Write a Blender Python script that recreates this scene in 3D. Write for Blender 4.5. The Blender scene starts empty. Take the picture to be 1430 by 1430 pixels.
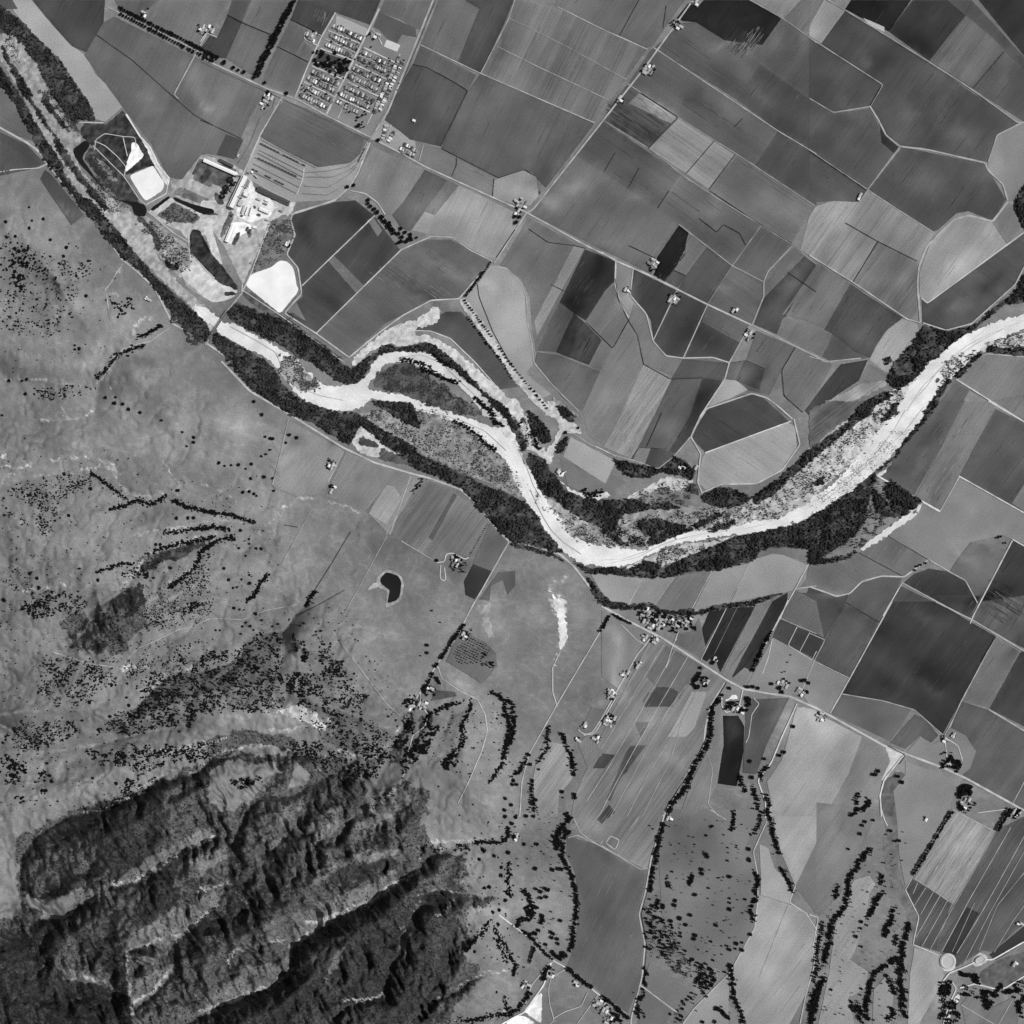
# ---------------------------------------------------------------- traced data
# 'tile tone rowdir : points' ; a tile is 300 px of the plan, points count 1430 to the tile
FIELDS = """
00 152 n:40,0 210,0 300,110 380,200 460,290 570,370 640,500 740,590 790,680 815,715 700,810 640,795 600,700 520,580 400,400 240,250 120,110
00 72 a:215,0 700,0 690,150 580,350 480,310 380,200
00 102 a:690,150 760,110 1320,390 1765,600 1660,790 1600,930 1560,1060 1430,1030 1340,1030 1210,1195 1120,1180 1010,960 830,730 560,370
01 78 a:170,895 285,935 225,1060 105,1030
00 100 a:760,0 1060,0 980,70 940,130 800,70
00 112 a:1060,0 1540,0 1440,150 1310,170 1360,250 1310,330 960,150 1000,60
00 75 a:1400,240 1440,250 1470,330 1330,330
01 80 a:210,0 340,0 280,140 180,100
01 70 a:180,100 280,140 170,390 120,385 0,330 60,240 110,250
01 100 a:280,140 490,240 370,520 170,390
01 103 a:340,0 640,0 560,120 490,240 280,140
01 68 a:650,0 750,0 900,80 810,235 600,130
01 98 a:600,130 720,200 690,270 630,370 510,310
01 98 a:510,310 630,370 740,420 630,650 570,620 410,550 430,480
01 106 a:690,280 750,330 740,420 630,370
01 76 a:750,0 1200,0 1120,185 900,85
01 126 n:900,85 1180,185 1430,260 1430,330 1130,910 630,650 810,240
01 160 n:905,100 1110,190 1100,240 900,170
01 105 a:1225,0 1580,0 1470,200 1430,190 1330,130 1190,80
01 94 n:1190,80 1430,185 1440,250 1340,230 1310,290 1240,260 1190,200 1150,180
01 190 n:1240,265 1330,300 1310,345 1220,310
01 72 n:790,340 1000,410 960,510 750,430
01 98 b:560,670 700,720 900,810 1090,920 1060,1030 1000,1080 880,1120 780,1110 640,1050 520,980 400,910 480,750
01 145 b:400,920 520,985 780,1115 1000,1085 1060,1030 1110,940 1130,960 1040,1150 990,1240 900,1330 640,1345 590,1350 300,1180 330,1030
01 150 n:1130,930 1220,770 1310,800 1310,860 1430,940 1430,1050 1200,950
02 124 a:-190,980 160,1125 20,1330 -60,1430 -110,1430 -150,1350 -330,1260
02 94 a:160,1130 310,1200 60,1540 0,1520 -60,1430 20,1340
02 110 a:310,1200 385,1235 225,1430 150,1410
12 138 a:385,-100 600,0 750,75 735,190 765,195 635,380 590,385 460,320 340,240 200,225 70,200 160,75 225,100
02 105 a:250,0 420,0 520,60 380,410 130,300
02 78 a:420,0 750,0 700,130 530,490 380,410 520,60
02 92 a:130,300 500,500 445,605 250,490 80,430
02 84 a:80,430 250,490 445,605 265,975 140,945 60,930 0,880 -110,800 0,560
02 112 a+:750,0 1040,50 1350,200 1500,270 1635,330 1290,815 530,490 720,120
03 108 c:-300,-100 560,0 510,60 340,310 300,320 130,240 0,195 -300,40
02 97 a:530,490 1290,820 965,1250 915,1200 880,1150 820,1130 650,1180 500,1120 265,985 445,605
02 120 b:265,985 650,1180 610,1230 610,1310 160,1100 120,1070 150,970
02 140 n:620,1200 820,1130 900,1180 915,1300 860,1370 750,1360 610,1310
03 44 c:580,20 640,50 680,0 990,0 1195,125 1070,300 820,270 630,150 540,140 500,120
03 128 c:1020,0 1330,0 1210,120
03 105 c:1330,0 1440,0 1440,200 1430,240 1420,270 1210,125
03 92 d:350,320 540,150 630,150 820,270 1060,430 900,660
03 90 c:820,270 1070,300 1195,125 1430,285 1430,690 1060,430
03 80 c:1060,430 1430,690 1430,1020 1170,865 900,665
03 93 d:350,320 1170,870 1025,1095 905,1030 750,940 510,780 175,560 330,330
03 84 d+:170,565 510,785 310,985 10,795 110,640
03 122 d+:250,620 510,785 470,825 360,770 180,690
03 130 d+:515,790 750,940 565,1155 315,990
03 132 d+:750,940 890,1035 715,1260 565,1155
03 104 d:905,1035 1415,1370 1265,1620 800,1330 715,1260
03 80 c:1175,870 1430,1025 1430,1370 1020,1100
03 95 d:540,1170 1065,1500 870,1770 400,1430 370,1380 450,1270
03 88 d:0,800 530,1160 375,1385 -100,1085 -180,1030
00 103 c:3832,1030 4380,1382 4519,1497 4360,1725 4337,1825 3537,1425
13 36 c:515,165 580,215 550,330 500,440 420,535 345,495 380,420 365,385
13 106 c:580,215 700,310 560,500 470,465 500,440 550,330
13 88 d:470,465 560,500 510,580 420,535
13 88 c:700,310 870,435 705,690 510,590 560,500
13 100 d:870,435 1080,540 1080,620 1000,825 705,690
13 96 c:1065,170 1270,295 1110,460 1080,540 870,430
13 100 c:1290,310 1350,370 1080,650 1085,530 1130,450
13 74 c:1350,370 1430,430 1165,890 1015,825 1080,650
14 128 c+:380,-70 830,215 775,330 720,430 450,270 290,545 0,365 -60,330 0,110 40,40 160,5 310,10
14 112 c+:450,270 720,410 715,740 665,795 290,545
14 110 c:55,420 275,555 100,850 0,805 -180,760
14 74 c:275,555 330,590 150,885 100,860
14 82 c:330,595 620,780 500,880 440,990 400,1050 290,1000 150,890
14 104 c:-170,770 155,890 85,1040 -215,890
14 88 c:85,1040 155,890 290,1000 390,1050 150,1075
14 150 c:620,785 720,820 740,900 680,960 600,1040 560,1160 500,1140 400,1060 450,960 520,860
14 118 d:400,1090 500,1140 560,1200 500,1250 330,1300 130,1380 0,1430 190,1290 330,1210
13 96 c:1030,865 1290,980 1200,1130 1115,1295 1030,1275 960,1260 820,1190 855,1080 960,1070
13 80 c:950,1070 1085,1130 1050,1260 890,1200
13 106 c:1290,980 1430,1040 1540,1090 1430,1290 1340,1410 1215,1300 1200,1130
14 68 c:210,1090 390,1060 330,1200 190,1290 0,1430 -30,1400 120,1200
13 152 n:820,1190 900,1200 975,1260 850,1320 710,1370
13 72 c:215,460 500,600 345,920 330,800 290,730 190,630 200,560
13 76 c:515,600 700,695 545,1045 430,1030 350,930
13 77 c:705,700 985,835 850,1075 720,1045 560,1040
13 94 d:705,700 985,835 930,950 670,810
13 128 n:100,410 205,460 190,630 215,690 180,760 90,600
13 120 c:215,690 300,760 340,940 430,1030 540,1050 490,1170 280,1090 240,900 180,800
12 62 c:1225,325 1425,400 1420,540 1360,600 1230,800 1150,750 1055,680
12 108 c:1230,805 1360,610 1420,560 1450,680 1520,770 1410,985 1350,950
12 94 c:1055,680 1150,750 1030,1010 905,1000
12 72 c+:1150,750 1230,820 1335,930 1250,1095 1030,1010
12 110 c:1335,930 1410,985 1325,1140 1250,1095
12 106 c:850,110 1220,320 900,1010 870,800 860,640 800,520 660,430
12 130 c:1150,305 1220,320 905,900 890,800
12 143 n:600,435 700,450 780,520 825,620 830,750 865,930 880,1090 830,1150 1000,1290 930,1320 740,1100 430,650 510,550
12 103 c:905,1010 1040,1025 1325,1140 1210,1400 1090,1330 890,1080
13 118 c:75,985 175,800 240,930 280,1085 135,1430 15,1625 -90,1560 -125,1400 -10,1140
13 138 c+:280,1090 465,1190 350,1430 200,1720 15,1640 130,1430
13 95 c:465,1190 670,1180 590,1430 430,1700 200,1720 350,1430
13 66 c:670,1180 800,1200 700,1370 660,1430 595,1575 500,1675 430,1700 590,1430
13 88 c:540,1055 850,1080 800,1200 670,1180 465,1190
13 72 d:720,1380 950,1290 1060,1300 1150,1380 1250,1475 690,1675 595,1575 660,1430
23 148 d:690,345 1245,145 1290,170 1300,330 1200,460 1030,545 790,555 690,590 640,540 670,380
23 125 c:215,385 240,310 330,310 290,425
23 76 c:330,305 470,340 490,360 375,450 285,430
22 152 n:1130,240 1430,400 1360,550 1080,370
22 115 n:1060,380 1360,560 1430,500 1500,540 1390,610 1200,600 1110,560
14 142 c:735,640 735,480 800,300 860,225 980,120 1060,105 1215,145 1315,290 785,685
14 120 c:1215,145 1320,20 1345,30 1425,210 1320,290
14 84 d:750,650 785,690 1430,225 1530,180 1530,350 1430,440 1370,560 1220,700 1080,820 910,860 755,815
04 80 c:620,980 1170,1090 1310,1330 1220,1470 1150,1440 1060,1405 980,1420 860,1530 820,1545 400,1260
04 126 n:1190,1090 1250,900 1400,825 1530,800 1530,1180 1430,1220 1350,1340 1315,1330 1280,1220 1190,1140
04 80 c:240,75 790,410 1000,560 740,980 620,975 520,900 410,700 490,565 80,290
04 78 c:1000,560 1400,820 1250,900 1190,1080 740,980
04 82 c:0,255 480,565 405,710 160,750 0,650
04 84 c:0,660 160,755 400,720 500,900 600,980 395,1255 0,1000
04 48 c:470,840 500,900 600,980 560,1020 480,950
04 82 d:0,1010 385,1265 330,1345 180,1335 0,1350
04 44 c:240,60 280,0 680,0 530,210 350,120
04 170 n:360,120 500,180 500,215 400,170
04 60 c:530,210 690,0 920,0 1060,80 800,405
04 100 c+:1060,80 1300,330 1090,590 800,405
04 85 c:1300,340 1530,560 1530,860 1430,810 1090,590
04 55 c:1080,-60 1530,-60 1530,500 1430,370
04 80 c:920,0 1080,0 1430,380 1530,520 1430,470 1250,280
04 138 c:100,0 240,70 80,290 0,240 0,180
04 105 c:0,0 100,0 0,180
14 118 c:1110,1050 1170,1020 1530,1045 1530,1500 1360,1430 985,1190
14 92 c:975,1210 1065,1265 980,1430 800,1430
14 124 c:1065,1265 1350,1430 980,1430
24 90 c:860,0 1040,0 700,630 480,510 600,330 720,180
24 118 c:1030,10 1190,0 1240,50 870,730 705,640
24 85 c:1240,50 1530,200 1530,800 1430,740 1000,500
24 115 c:1190,0 1530,-60 1530,190
24 116 c:1350,680 1530,400 1530,800
24 128 n:760,690 870,730 990,510 1430,750 1530,800 1530,1000 1430,950 1350,920 1280,890 1070,940 1000,1030 930,1135 530,895 690,740
24 108 c:530,900 800,1060 620,1165 600,1165 330,1010
24 108 d:0,1095 240,1070 330,1010 600,1165 480,1160 340,1210 270,1280 180,1290 100,1260 0,1225 -60,1250 -20,1190
24 68 c:630,1210 700,1150 800,1115 930,1135 1040,1195 1115,1350 1040,1430 640,1215
24 102 n:1080,940 1340,990 1125,1345 1050,1200 935,1135 1000,1030
24 62 c:1350,930 1430,965 1530,1010 1530,1430 1090,1430
24 94 n:270,1290 350,1215 480,1170 620,1175 490,1430 230,1340
24 84 c:600,1225 1020,1430 500,1430
24 74 n:0,1240 180,1300 260,1290 240,1340 205,1430 0,1500 -100,1500
34 66 c:550,0 840,0 1240,230 1010,660 890,880 700,720 220,610
34 92 c:250,0 540,0 465,135 240,10
34 92 c:240,15 460,135 265,510 40,390 110,255
34 80 n:-60,-60 240,-40 240,10 105,250 0,205 -180,110
34 130 n:0,385 260,515 140,745 0,685 -60,600
34 72 c:840,-40 1140,-40 1070,115
34 98 c+:1140,0 1430,-40 1430,20 1310,245 1080,110
34 100 c:1430,30 1530,0 1530,360 1430,310 1310,245
34 112 c:1240,235 1400,335 1200,710 1015,660
34 74 c:1405,340 1430,330 1530,380 1530,880 1430,830 1200,715
34 95 c:1015,665 1190,720 1430,860 1530,920 1530,1300 1430,1390 1350,1350 1010,1170 920,900
34 124 n:905,890 940,840 1040,890 1110,1000 1070,1110 1010,1160 900,1110 860,1000
34 100 n:225,620 500,660 680,715 540,930 150,745
34 94 c:705,750 770,780 860,890 800,950 740,890 640,980 540,940 600,870
34 128 n:650,1000 740,900 830,950 900,900 880,1110
34 150 c:-40,700 140,790 350,900 250,1200 100,1430 -280,1430 -220,1200 -130,1050 -80,720
34 124 c:350,900 500,960 540,1060 480,1190 470,1290 250,1430 100,1430 260,1150
34 132 n:640,1060 980,1190 1000,1230 960,1300 900,1430 690,1830 640,1900 600,1700 580,1430 560,1260 640,1150
44 142 c*:960,0 1240,150 965,630 700,460
44 88 c+:1250,140 1530,0 1530,700 1380,800 1220,950 1150,940 980,1050 870,950 830,940 965,635
44 60 c:1050,650 1130,690 980,970 880,950
44 80 c+:690,465 950,620 830,940 700,900 730,710 640,530
44 152 c:700,920 860,970 870,1040 900,1100 860,1200 730,1430 655,1430 670,1100
44 138 c:200,650 300,470 400,440 440,500 400,560 380,700 300,950 270,1000 390,1080 380,1180 260,1260 300,1430 60,1430 130,1100 170,800
44 138 n:430,1200 520,1100 560,1250 540,1430 420,1430
44 122 c:-60,-60 430,0 420,90 330,290 220,460 210,560 70,710 0,620
44 120 c:1010,1300 1060,1235 1130,1240 1150,1340 1240,1310 1340,1260 1390,1300 1390,1430 1040,1430
44 60 n:1200,970 1430,780 1530,700 1530,900 1430,890 1240,1005
43 155 c:1150,-60 1430,-60 1430,220 1290,510 1200,300 1150,130
43 118 n:1430,220 1430,700 1290,510
43 152 n:1050,230 1110,260 1150,390 1210,450 1270,570 1250,630 1060,570 1060,430
43 145 c:1050,570 1250,635 1370,690 1430,830 1400,1060 1360,1230 1250,1430 970,1430 870,1200 880,1040 1020,790
43 142 n:630,1310 840,1095 850,1200 840,1430 540,1430
43 114 n:430,0 1050,0 960,250 1050,350 1050,560 1020,790 840,1090 600,1000 560,960 400,700 380,300
43 100 a:0,290 270,400 300,430 240,700 290,900 280,1100 170,1370 0,1230
43 128 c:0,0 420,0 290,400 0,250
43 112 n:320,1020 600,1220 480,1330 270,1180
43 105 n:270,1190 470,1340 430,1430 240,1430
42 98 a:1110,180 1290,230 1430,310 1430,1300 1110,1040 1160,900 1190,650 1160,420 1100,300
42 130 c:1150,50 1300,0 1430,0 1430,310 1280,220
33 122 c+:340,230 830,535 730,680 700,930 600,1100 400,1430 300,1780 0,1630 -215,1500 -180,1300 40,800
33 108 c:430,290 690,440 590,560 570,545 520,650 380,590 300,500
33 80 c:365,570 450,570 510,600 470,700 275,700
33 92 c:215,800 330,800 260,900
33 88 c:180,960 300,955 110,1200 60,1330 30,1320
33 78 c:0,1010 90,1020 20,1110 -60,1110
33 72 c:50,1350 90,1400 0,1480 -30,1450
33 148 n:600,600 700,600 620,840 560,900 440,900 520,760
33 50 c:720,60 830,45 690,300 670,180
33 46 c:835,45 900,40 750,360 700,400 670,380
33 42 c:900,40 1020,35 790,470 740,340
33 116 c:1020,35 1130,0 1140,-40 1190,-60 840,520 800,480
33 54 c:1135,0 1240,-60 1235,0 1140,180 960,530 870,500
33 118 c:950,440 1000,460 950,560 870,510
33 78 c:1190,115 1300,165 1240,290 1140,240
33 68 c:1305,170 1385,205 1320,330 1240,290
33 66 c:1385,205 1430,215 1480,240 1430,385 1320,330
33 102 c:1200,110 1240,0 1290,-80 1430,0 1480,240 1430,215
33 130 n:1140,240 1320,335 1400,390 1380,560 1330,620 1100,600 960,570 1080,350
33 38 a:810,760 910,760 950,830 945,1000 900,1230 760,1210 815,960
33 92 a:950,640 1050,650 1250,640 1100,950 1030,1150 940,1140 960,800
33 118 a:790,700 810,960 770,1210 700,1350 600,1430 520,1430 600,1200 700,1000 750,700
33 148 c:1300,700 1430,720 1430,1430 1150,1430 1100,1200 1200,1050
33 118 n:0,60 60,80 280,250 220,400 110,580 0,500
00 86 n:20,250 60,235 110,280 170,400 130,430 70,340
00 96 n:150,460 210,440 250,500 290,590 230,630 180,540
00 84 n:0,60 0,-40 60,-40 120,60
33 105 c:650,110 690,290 670,380 480,270 520,210 600,200
22 135 c:-40,480 140,510 0,740 -100,900 -60,560
22 114 c+:140,510 340,590 580,800 450,1040 300,1000 260,1080 0,930 -60,900 0,740
22 86 c:350,615 375,625 210,930 180,910
22 96 c:590,815 720,935 610,1130 480,1080
22 62 n:480,1085 610,1135 490,1320 430,1290 420,1200
22 90 n:650,1140 760,1130 760,1230 710,1290 680,1190 600,1230 590,1330 520,1320
21 138 c:585,125 960,330 820,620 650,640 480,570 540,330
21 128 c:970,340 1160,410 1200,600 1110,720 1060,735 940,670 830,630
21 126 c:1160,430 1400,490 1300,700 1260,890 1120,750 1190,600
21 146 c:1240,560 1290,570 1340,650 1240,820 1120,750
22 142 n:1255,1140 1430,1155 1430,1370 1340,1280
23 142 n:0,1150 270,1180 180,1355 50,1320 0,1270
23 134 c:275,1180 500,1165 360,1360 180,1355
23 112 c:505,1165 735,1130 600,1385 420,1395 360,1360
23 138 n:740,1130 985,1080 850,1340 610,1385
23 144 n:990,1060 1140,1015 1210,1025 1370,1090 1270,1260 1120,1290 860,1340
11 72 c:610,95 900,10 1030,0 1160,100 880,370 675,570 640,440 575,365 640,230 600,130
11 76 c:1160,110 1330,330 1090,570 890,370
11 120 n:1110,130 1150,110 1210,200 1180,240
11 108 d:890,370 1090,570 1040,620 850,400
11 74 d:850,400 1040,620 770,880 560,750 680,640 675,570
11 112 n:570,740 640,680 700,800
11 98 d:1340,330 1430,290 1515,260 1665,260 1925,400 1720,650 1570,655 1340,765 1230,820 990,1035 775,885
12 86 c:60,860 200,865 330,910 500,1070 660,1260 780,1240 700,1080 560,920 400,740 300,740
32 112 c:390,180 480,230 560,270 630,340 640,430 600,480 540,545 300,400
32 88 n:240,590 360,600 370,630 200,660
32 138 c+:960,920 1100,960 1140,1100 1140,1180 1050,1290 1040,1430 890,1430 880,1180 900,1060
32 108 c:1270,700 1370,720 1290,870 1200,850
32 120 c:1180,950 1260,860 1340,1020 1240,1100
10 84 c:380,0 490,0 570,110 470,130 420,60
00 78 n:300,1130 340,1160 560,1430 480,1500 370,1340 270,1190
00 98 d:0,560 110,700 200,840 220,940 0,860
00 82 d:0,880 180,960 300,1090 200,1130 0,1170
"""
SANDS = """
00 152 a:100,240 200,350 260,430 300,560 400,720 480,870 560,920 480,990 540,1130 700,1290 880,1430 650,1430 600,1400 520,1290 400,1100 300,950 240,850 150,620 60,500 0,380 -40,300 0,240
00 165 n:10,220 100,240 180,420 130,430 60,330
10 162 n:600,-10 780,-10 1000,200 1050,380 1200,560 1430,760 1430,850 1390,870 1250,680 1110,560 920,370 780,250 680,100
11 205 d:-40,690 50,720 150,810 250,830 400,920 560,1000 640,1060 700,1130 830,1230 900,1240 1050,1220 1120,1150 1150,1060 1240,1010 1440,1000 1440,1065 1250,1080 1170,1150 1120,1220 1110,1260 1440,1310 1440,1375 1130,1310 1100,1360 1000,1400 900,1400 740,1370 620,1270 500,1100 430,1040 300,980 120,880 40,800 -40,790
11 150 d:560,1020 700,1130 800,1240 700,1270 640,1260 560,1190 520,1100
12 205 d:0,1000 130,1000 250,1050 330,1100 420,1190 560,1300 650,1440 560,1440 480,1330 380,1230 250,1150 120,1110 0,1065
12 205 d:0,1310 180,1360 390,1440 300,1440 0,1375
12 192 n:0,900 180,895 330,970 480,1100 680,1280 800,1440 720,1440 700,1390 560,1290 420,1130 300,1020 180,940 0,960
12 188 n:0,820 100,800 230,700 270,720 240,820 60,860 40,910 0,930
11 190 n:1190,900 1300,830 1430,790 1430,960 1310,975 1270,950 1190,980 1120,1010 1020,1110 1000,1060
22 140 d:0,50 200,80 400,150 560,260 700,400 740,500 830,660 700,600 560,540 430,480 300,420 180,370 60,310 0,230
22 160 d:760,500 830,620 900,760 1000,850 900,700 980,640 1040,680 1130,740 1300,850 1430,900 1430,980 1130,900 1010,720 960,650
22 206 c:0,0 120,0 400,100 560,150 620,180 700,180 780,310 820,400 870,480 960,650 1010,720 1080,800 1130,900 1430,1000 1430,1110 1200,1085 1080,1000 940,830 830,660 740,500 700,400 560,260 400,150 200,80 0,30
22 205 n:540,-10 640,-10 720,150 790,310 700,250 640,150
22 192 n:650,-20 770,-20 860,180 880,260 960,320 1010,390 990,440 870,320 840,330 790,170 730,60
22 185 n:960,0 1040,0 1130,130 1190,180 1200,230 1080,200 1000,390 960,350 1060,180
12 185 c:370,660 430,650 560,830 740,1100 800,1170 940,1320 1050,1440 970,1440 760,1210 640,1030 520,860
12 140 n:1000,1290 1080,1350 1200,1440 1060,1440
22 170 n:0,90 130,190 60,200 0,180
23 150 n:0,650 550,700 900,700 1000,650 1150,560 1430,260 1430,700 900,860 500,960 250,1000 0,960
23 226 d:0,940 270,1000 400,930 560,870 640,860 870,840 1010,800 1200,770 1430,650 1430,750 1270,830 1050,880 850,890 740,910 640,930 500,950 370,1000 200,1080 60,1110 0,1105
23 180 d:380,1010 560,950 740,930 900,890 700,980 520,1060 300,1130 150,1105
23 170 d:950,700 1120,600 1300,480 1430,340 1430,650 1200,765 1000,800 880,830 700,860 750,800 900,760
23 185 n:150,650 250,600 420,505 600,525 620,540 540,590 480,600 400,570 280,630 200,650
24 185 c:420,30 600,0 500,150 300,400 0,650 0,420 150,280 350,100
24 232 c:620,0 840,0 700,180 600,300 520,400 430,470 330,560 200,670 100,720 0,770 0,650 150,560 300,400 420,240 540,100
24 165 n:0,300 60,240 200,140 270,80 260,130 150,220 0,330
24 205 n:440,490 510,460 560,390 480,510
24 195 c:690,700 760,680 740,740 530,890 350,1000 330,990 440,900 600,790
14 190 c:400,1430 520,1290 640,1230 720,1170 640,1290 570,1430
14 150 d:0,1430 130,1330 330,1230 500,1200 520,1230 300,1330 150,1430
14 236 c:1530,720 1530,800 1430,850 1200,960 1100,1030 1000,1130 930,1200 850,1330 770,1440 570,1440 640,1290 720,1170 800,1080 900,980 1000,920 1130,850 1300,790 1430,760
14 190 n:1200,940 1430,880 1530,860 1530,960 1430,970 1130,1010
24 105 n:0,60 130,0 390,0 260,110 150,200 0,330
21 190 n:1000,280 1070,155 1210,250 1200,290 1400,380 1390,420 1200,360 1190,380 1060,350
21 100 n:1200,310 1400,400 1430,440 1190,390
21 85 n:1060,230 1190,280 1190,320 1050,290
11 92 n:1170,1160 1300,1090 1430,1080 1430,1290 1250,1260 1150,1240
12 100 n:0,1110 150,1150 280,1240 430,1330 560,1430 390,1430 180,1350 0,1290
21 150 n:1040,80 1250,60 1430,190 1430,300 1200,180
22 205 n:1050,480 1100,455 1105,470 1045,515
22 200 n:1060,520 1120,580 1230,625 1300,620 1350,600 1390,600 1400,640 1300,660 1200,645 1110,600
"""
# basins, tailings and works yards round the sugar works
YARDS = """
01 120 a:330,1030 400,930 520,985 700,1080 640,1200 600,1330 420,1240 300,1190
21 152 n:1165,1190 1235,1115 1330,1150 1355,1210 1340,1320 1300,1350 1230,1380 1250,1270 1180,1240
21 165 n:1100,1260 1170,1200 1200,1230 1150,1250
00 62 n:560,820 700,830 820,730 930,900 990,980 1060,1110 980,1110 860,1160 830,1170 640,990 560,930 530,870
00 70 n:590,980 650,990 840,1190 930,1350 800,1330 700,1230 560,1060
00 118 n:610,1030 720,1100 790,1210 730,1200 650,1110
00 225 n:870,950 905,940 960,1040 880,1110 830,1150 850,1060 880,1000
00 200 n:930,900 1000,970 1060,1100 1130,1180 1120,1250 1070,1170 1010,1070 960,960
00 245 w:860,1170 1020,1100 1060,1170 1100,1220 1080,1270 970,1340 920,1270
00 155 n:1210,1195 1340,1030 1500,1060 1560,1100 1620,1130 1560,1430 1430,1430 1150,1300 1130,1200
00 88 a:1330,1050 1580,1130 1500,1260 1270,1160
00 108 n:1150,1290 1450,1400 1400,1330 1200,1240
10 172 n:980,80 1140,-20 1430,90 1430,200 1260,280 1200,200 1100,160
10 105 n:1040,100 1160,10 1340,110 1290,155 1120,140
10 150 n:900,60 1000,120 1100,200 1250,300 1300,380 1200,520 1050,360 960,240
10 82 n:910,90 960,120 1080,270 1060,350 1000,260 930,150
10 80 n:1080,390 1160,430 1200,420 1190,470 1130,460
10 155 n:1280,370 1430,490 1430,690 1250,580 1200,480
10 60 n:1240,460 1270,450 1270,530 1240,510
11 175 n:0,0 640,0 600,100 470,130 450,200 280,560 170,320 80,200 0,100
11 160 n:170,320 300,240 380,190 450,200 280,560
11 112 n:450,210 500,130 590,130 630,240 570,330 510,400 330,490
11 232 n:160,280 200,150 260,140 340,160 360,180 300,210 200,290
11 222 n:270,20 470,40 480,100 330,150 240,100
11 190 n:20,190 60,130 100,110 80,190 150,430 90,400
11 58 n:-70,190 0,200 60,340 150,440 260,590 200,600 80,520 -70,370
11 190 n:-70,350 0,420 120,550 250,600 250,620 80,590 -70,470
11 185 n:-120,430 0,520 150,580 240,630 160,670 80,680 0,620 -120,520
11 60 n:150,605 240,610 240,630 160,635
11 248 w:300,565 330,495 480,440 520,400 570,400 620,450 640,560 655,600 530,755
01 205 n:330,1180 300,1240 250,1380 230,1430 330,1430 420,1430 500,1400 480,1330 380,1290 350,1230
01 92 n:10,1390 60,1400 130,1430 0,1430
01 84 n:100,1270 150,1330 170,1360 120,1370 90,1320
01 72 a:130,1060 220,1110 210,1130 120,1080
01 100 n:0,1110 120,1160 70,1250 -60,1190
01 70 a:40,1120 80,1140 20,1230 -20,1200
11 120 n:560,90 620,130 630,200 590,250 520,200 480,130
11 85 n:500,170 560,150 600,200 560,230
11 96 n:200,60 230,100 160,230 130,260 140,190
11 215 n:180,200 260,150 330,170 340,190 260,220 210,290 170,290
11 80 n:240,220 270,200 260,260 210,310 200,290
11 100 n:310,180 350,200 330,260 300,220
11 90 n:280,590 330,600 540,760 960,1060 900,1050 700,900 480,780 290,650
02 235 n:1185,445 1205,440 1195,458
12 235 n:1360,930 1400,950 1395,965 1365,945
31 185 n:510,730 570,700 640,685 700,710 780,740 790,800 850,820 820,870 700,800 600,770
33 220 n:820,650 910,620 915,640 820,665
33 225 n:1080,480 1110,520 1090,540 1040,560 1050,520
33 215 n:1130,240 1160,280 1130,290
32 205 n:1010,-70 1020,40 1045,100 1052,200 1062,330 1085,290 1112,240 1105,180 1092,60 1075,-20 1066,30 1050,-60 1036,0
32 138 n:500,20 560,30 600,0 580,100 610,200 625,300 560,200 530,120
32 142 n:1340,350 1400,270 1500,220 1480,460 1390,430
42 215 n:940,1210 935,1430 810,1340
42 218 n:690,1430 740,1380 820,1370 900,1430
44 190 n:860,970 930,950 985,1000 970,1070 910,1085 860,1040
44 180 n:1080,1010 1130,950 1190,975 1190,1010 1130,1050 1090,1040
34 190 n:500,960 640,1020 560,1110 500,1200 470,1190 540,1060
02 70 n:910,1260 935,1270 925,1310 905,1300
44 95 n:1130,1090 1260,1000 1430,950 1530,920 1530,1080 1280,1195 1150,1165
44 110 n:480,0 560,0 620,130 600,250 590,400 640,560 730,720 700,880 650,800 650,680 570,560 510,420 490,250 510,120
34 98 n:500,1200 580,1130 640,1140 640,1200 560,1260 570,1430 490,1430 480,1290
44 195 n:900,1430 960,1270 990,1220 1010,1250 960,1330 920,1430
"""
WATERS = """
00 w:480,1000 570,930 605,965 545,1050 620,1160 720,1290 790,1330 940,1350 980,1400 960,1440 900,1440 880,1370 760,1320 680,1250 580,1140 520,1080
00 w:1000,1390 1130,1300 1145,1310 1010,1415
00 w:1150,1308 1300,1365 1430,1395 1430,1425 1290,1395 1160,1335
11 w:-60,30 20,70 85,95 60,100 0,85 -60,55
10 w:880,30 960,20 980,60 970,110 940,110 900,70
11 w:10,240 40,280 75,355 60,350 20,290
21 w:1190,1190 1240,1135 1320,1165 1340,1210 1325,1310 1300,1330 1240,1350 1265,1260 1200,1215
00 w:410,990 460,1000 450,1030
23 w:1130,-9990 1131,-9990 1131,-9991
"""
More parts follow.
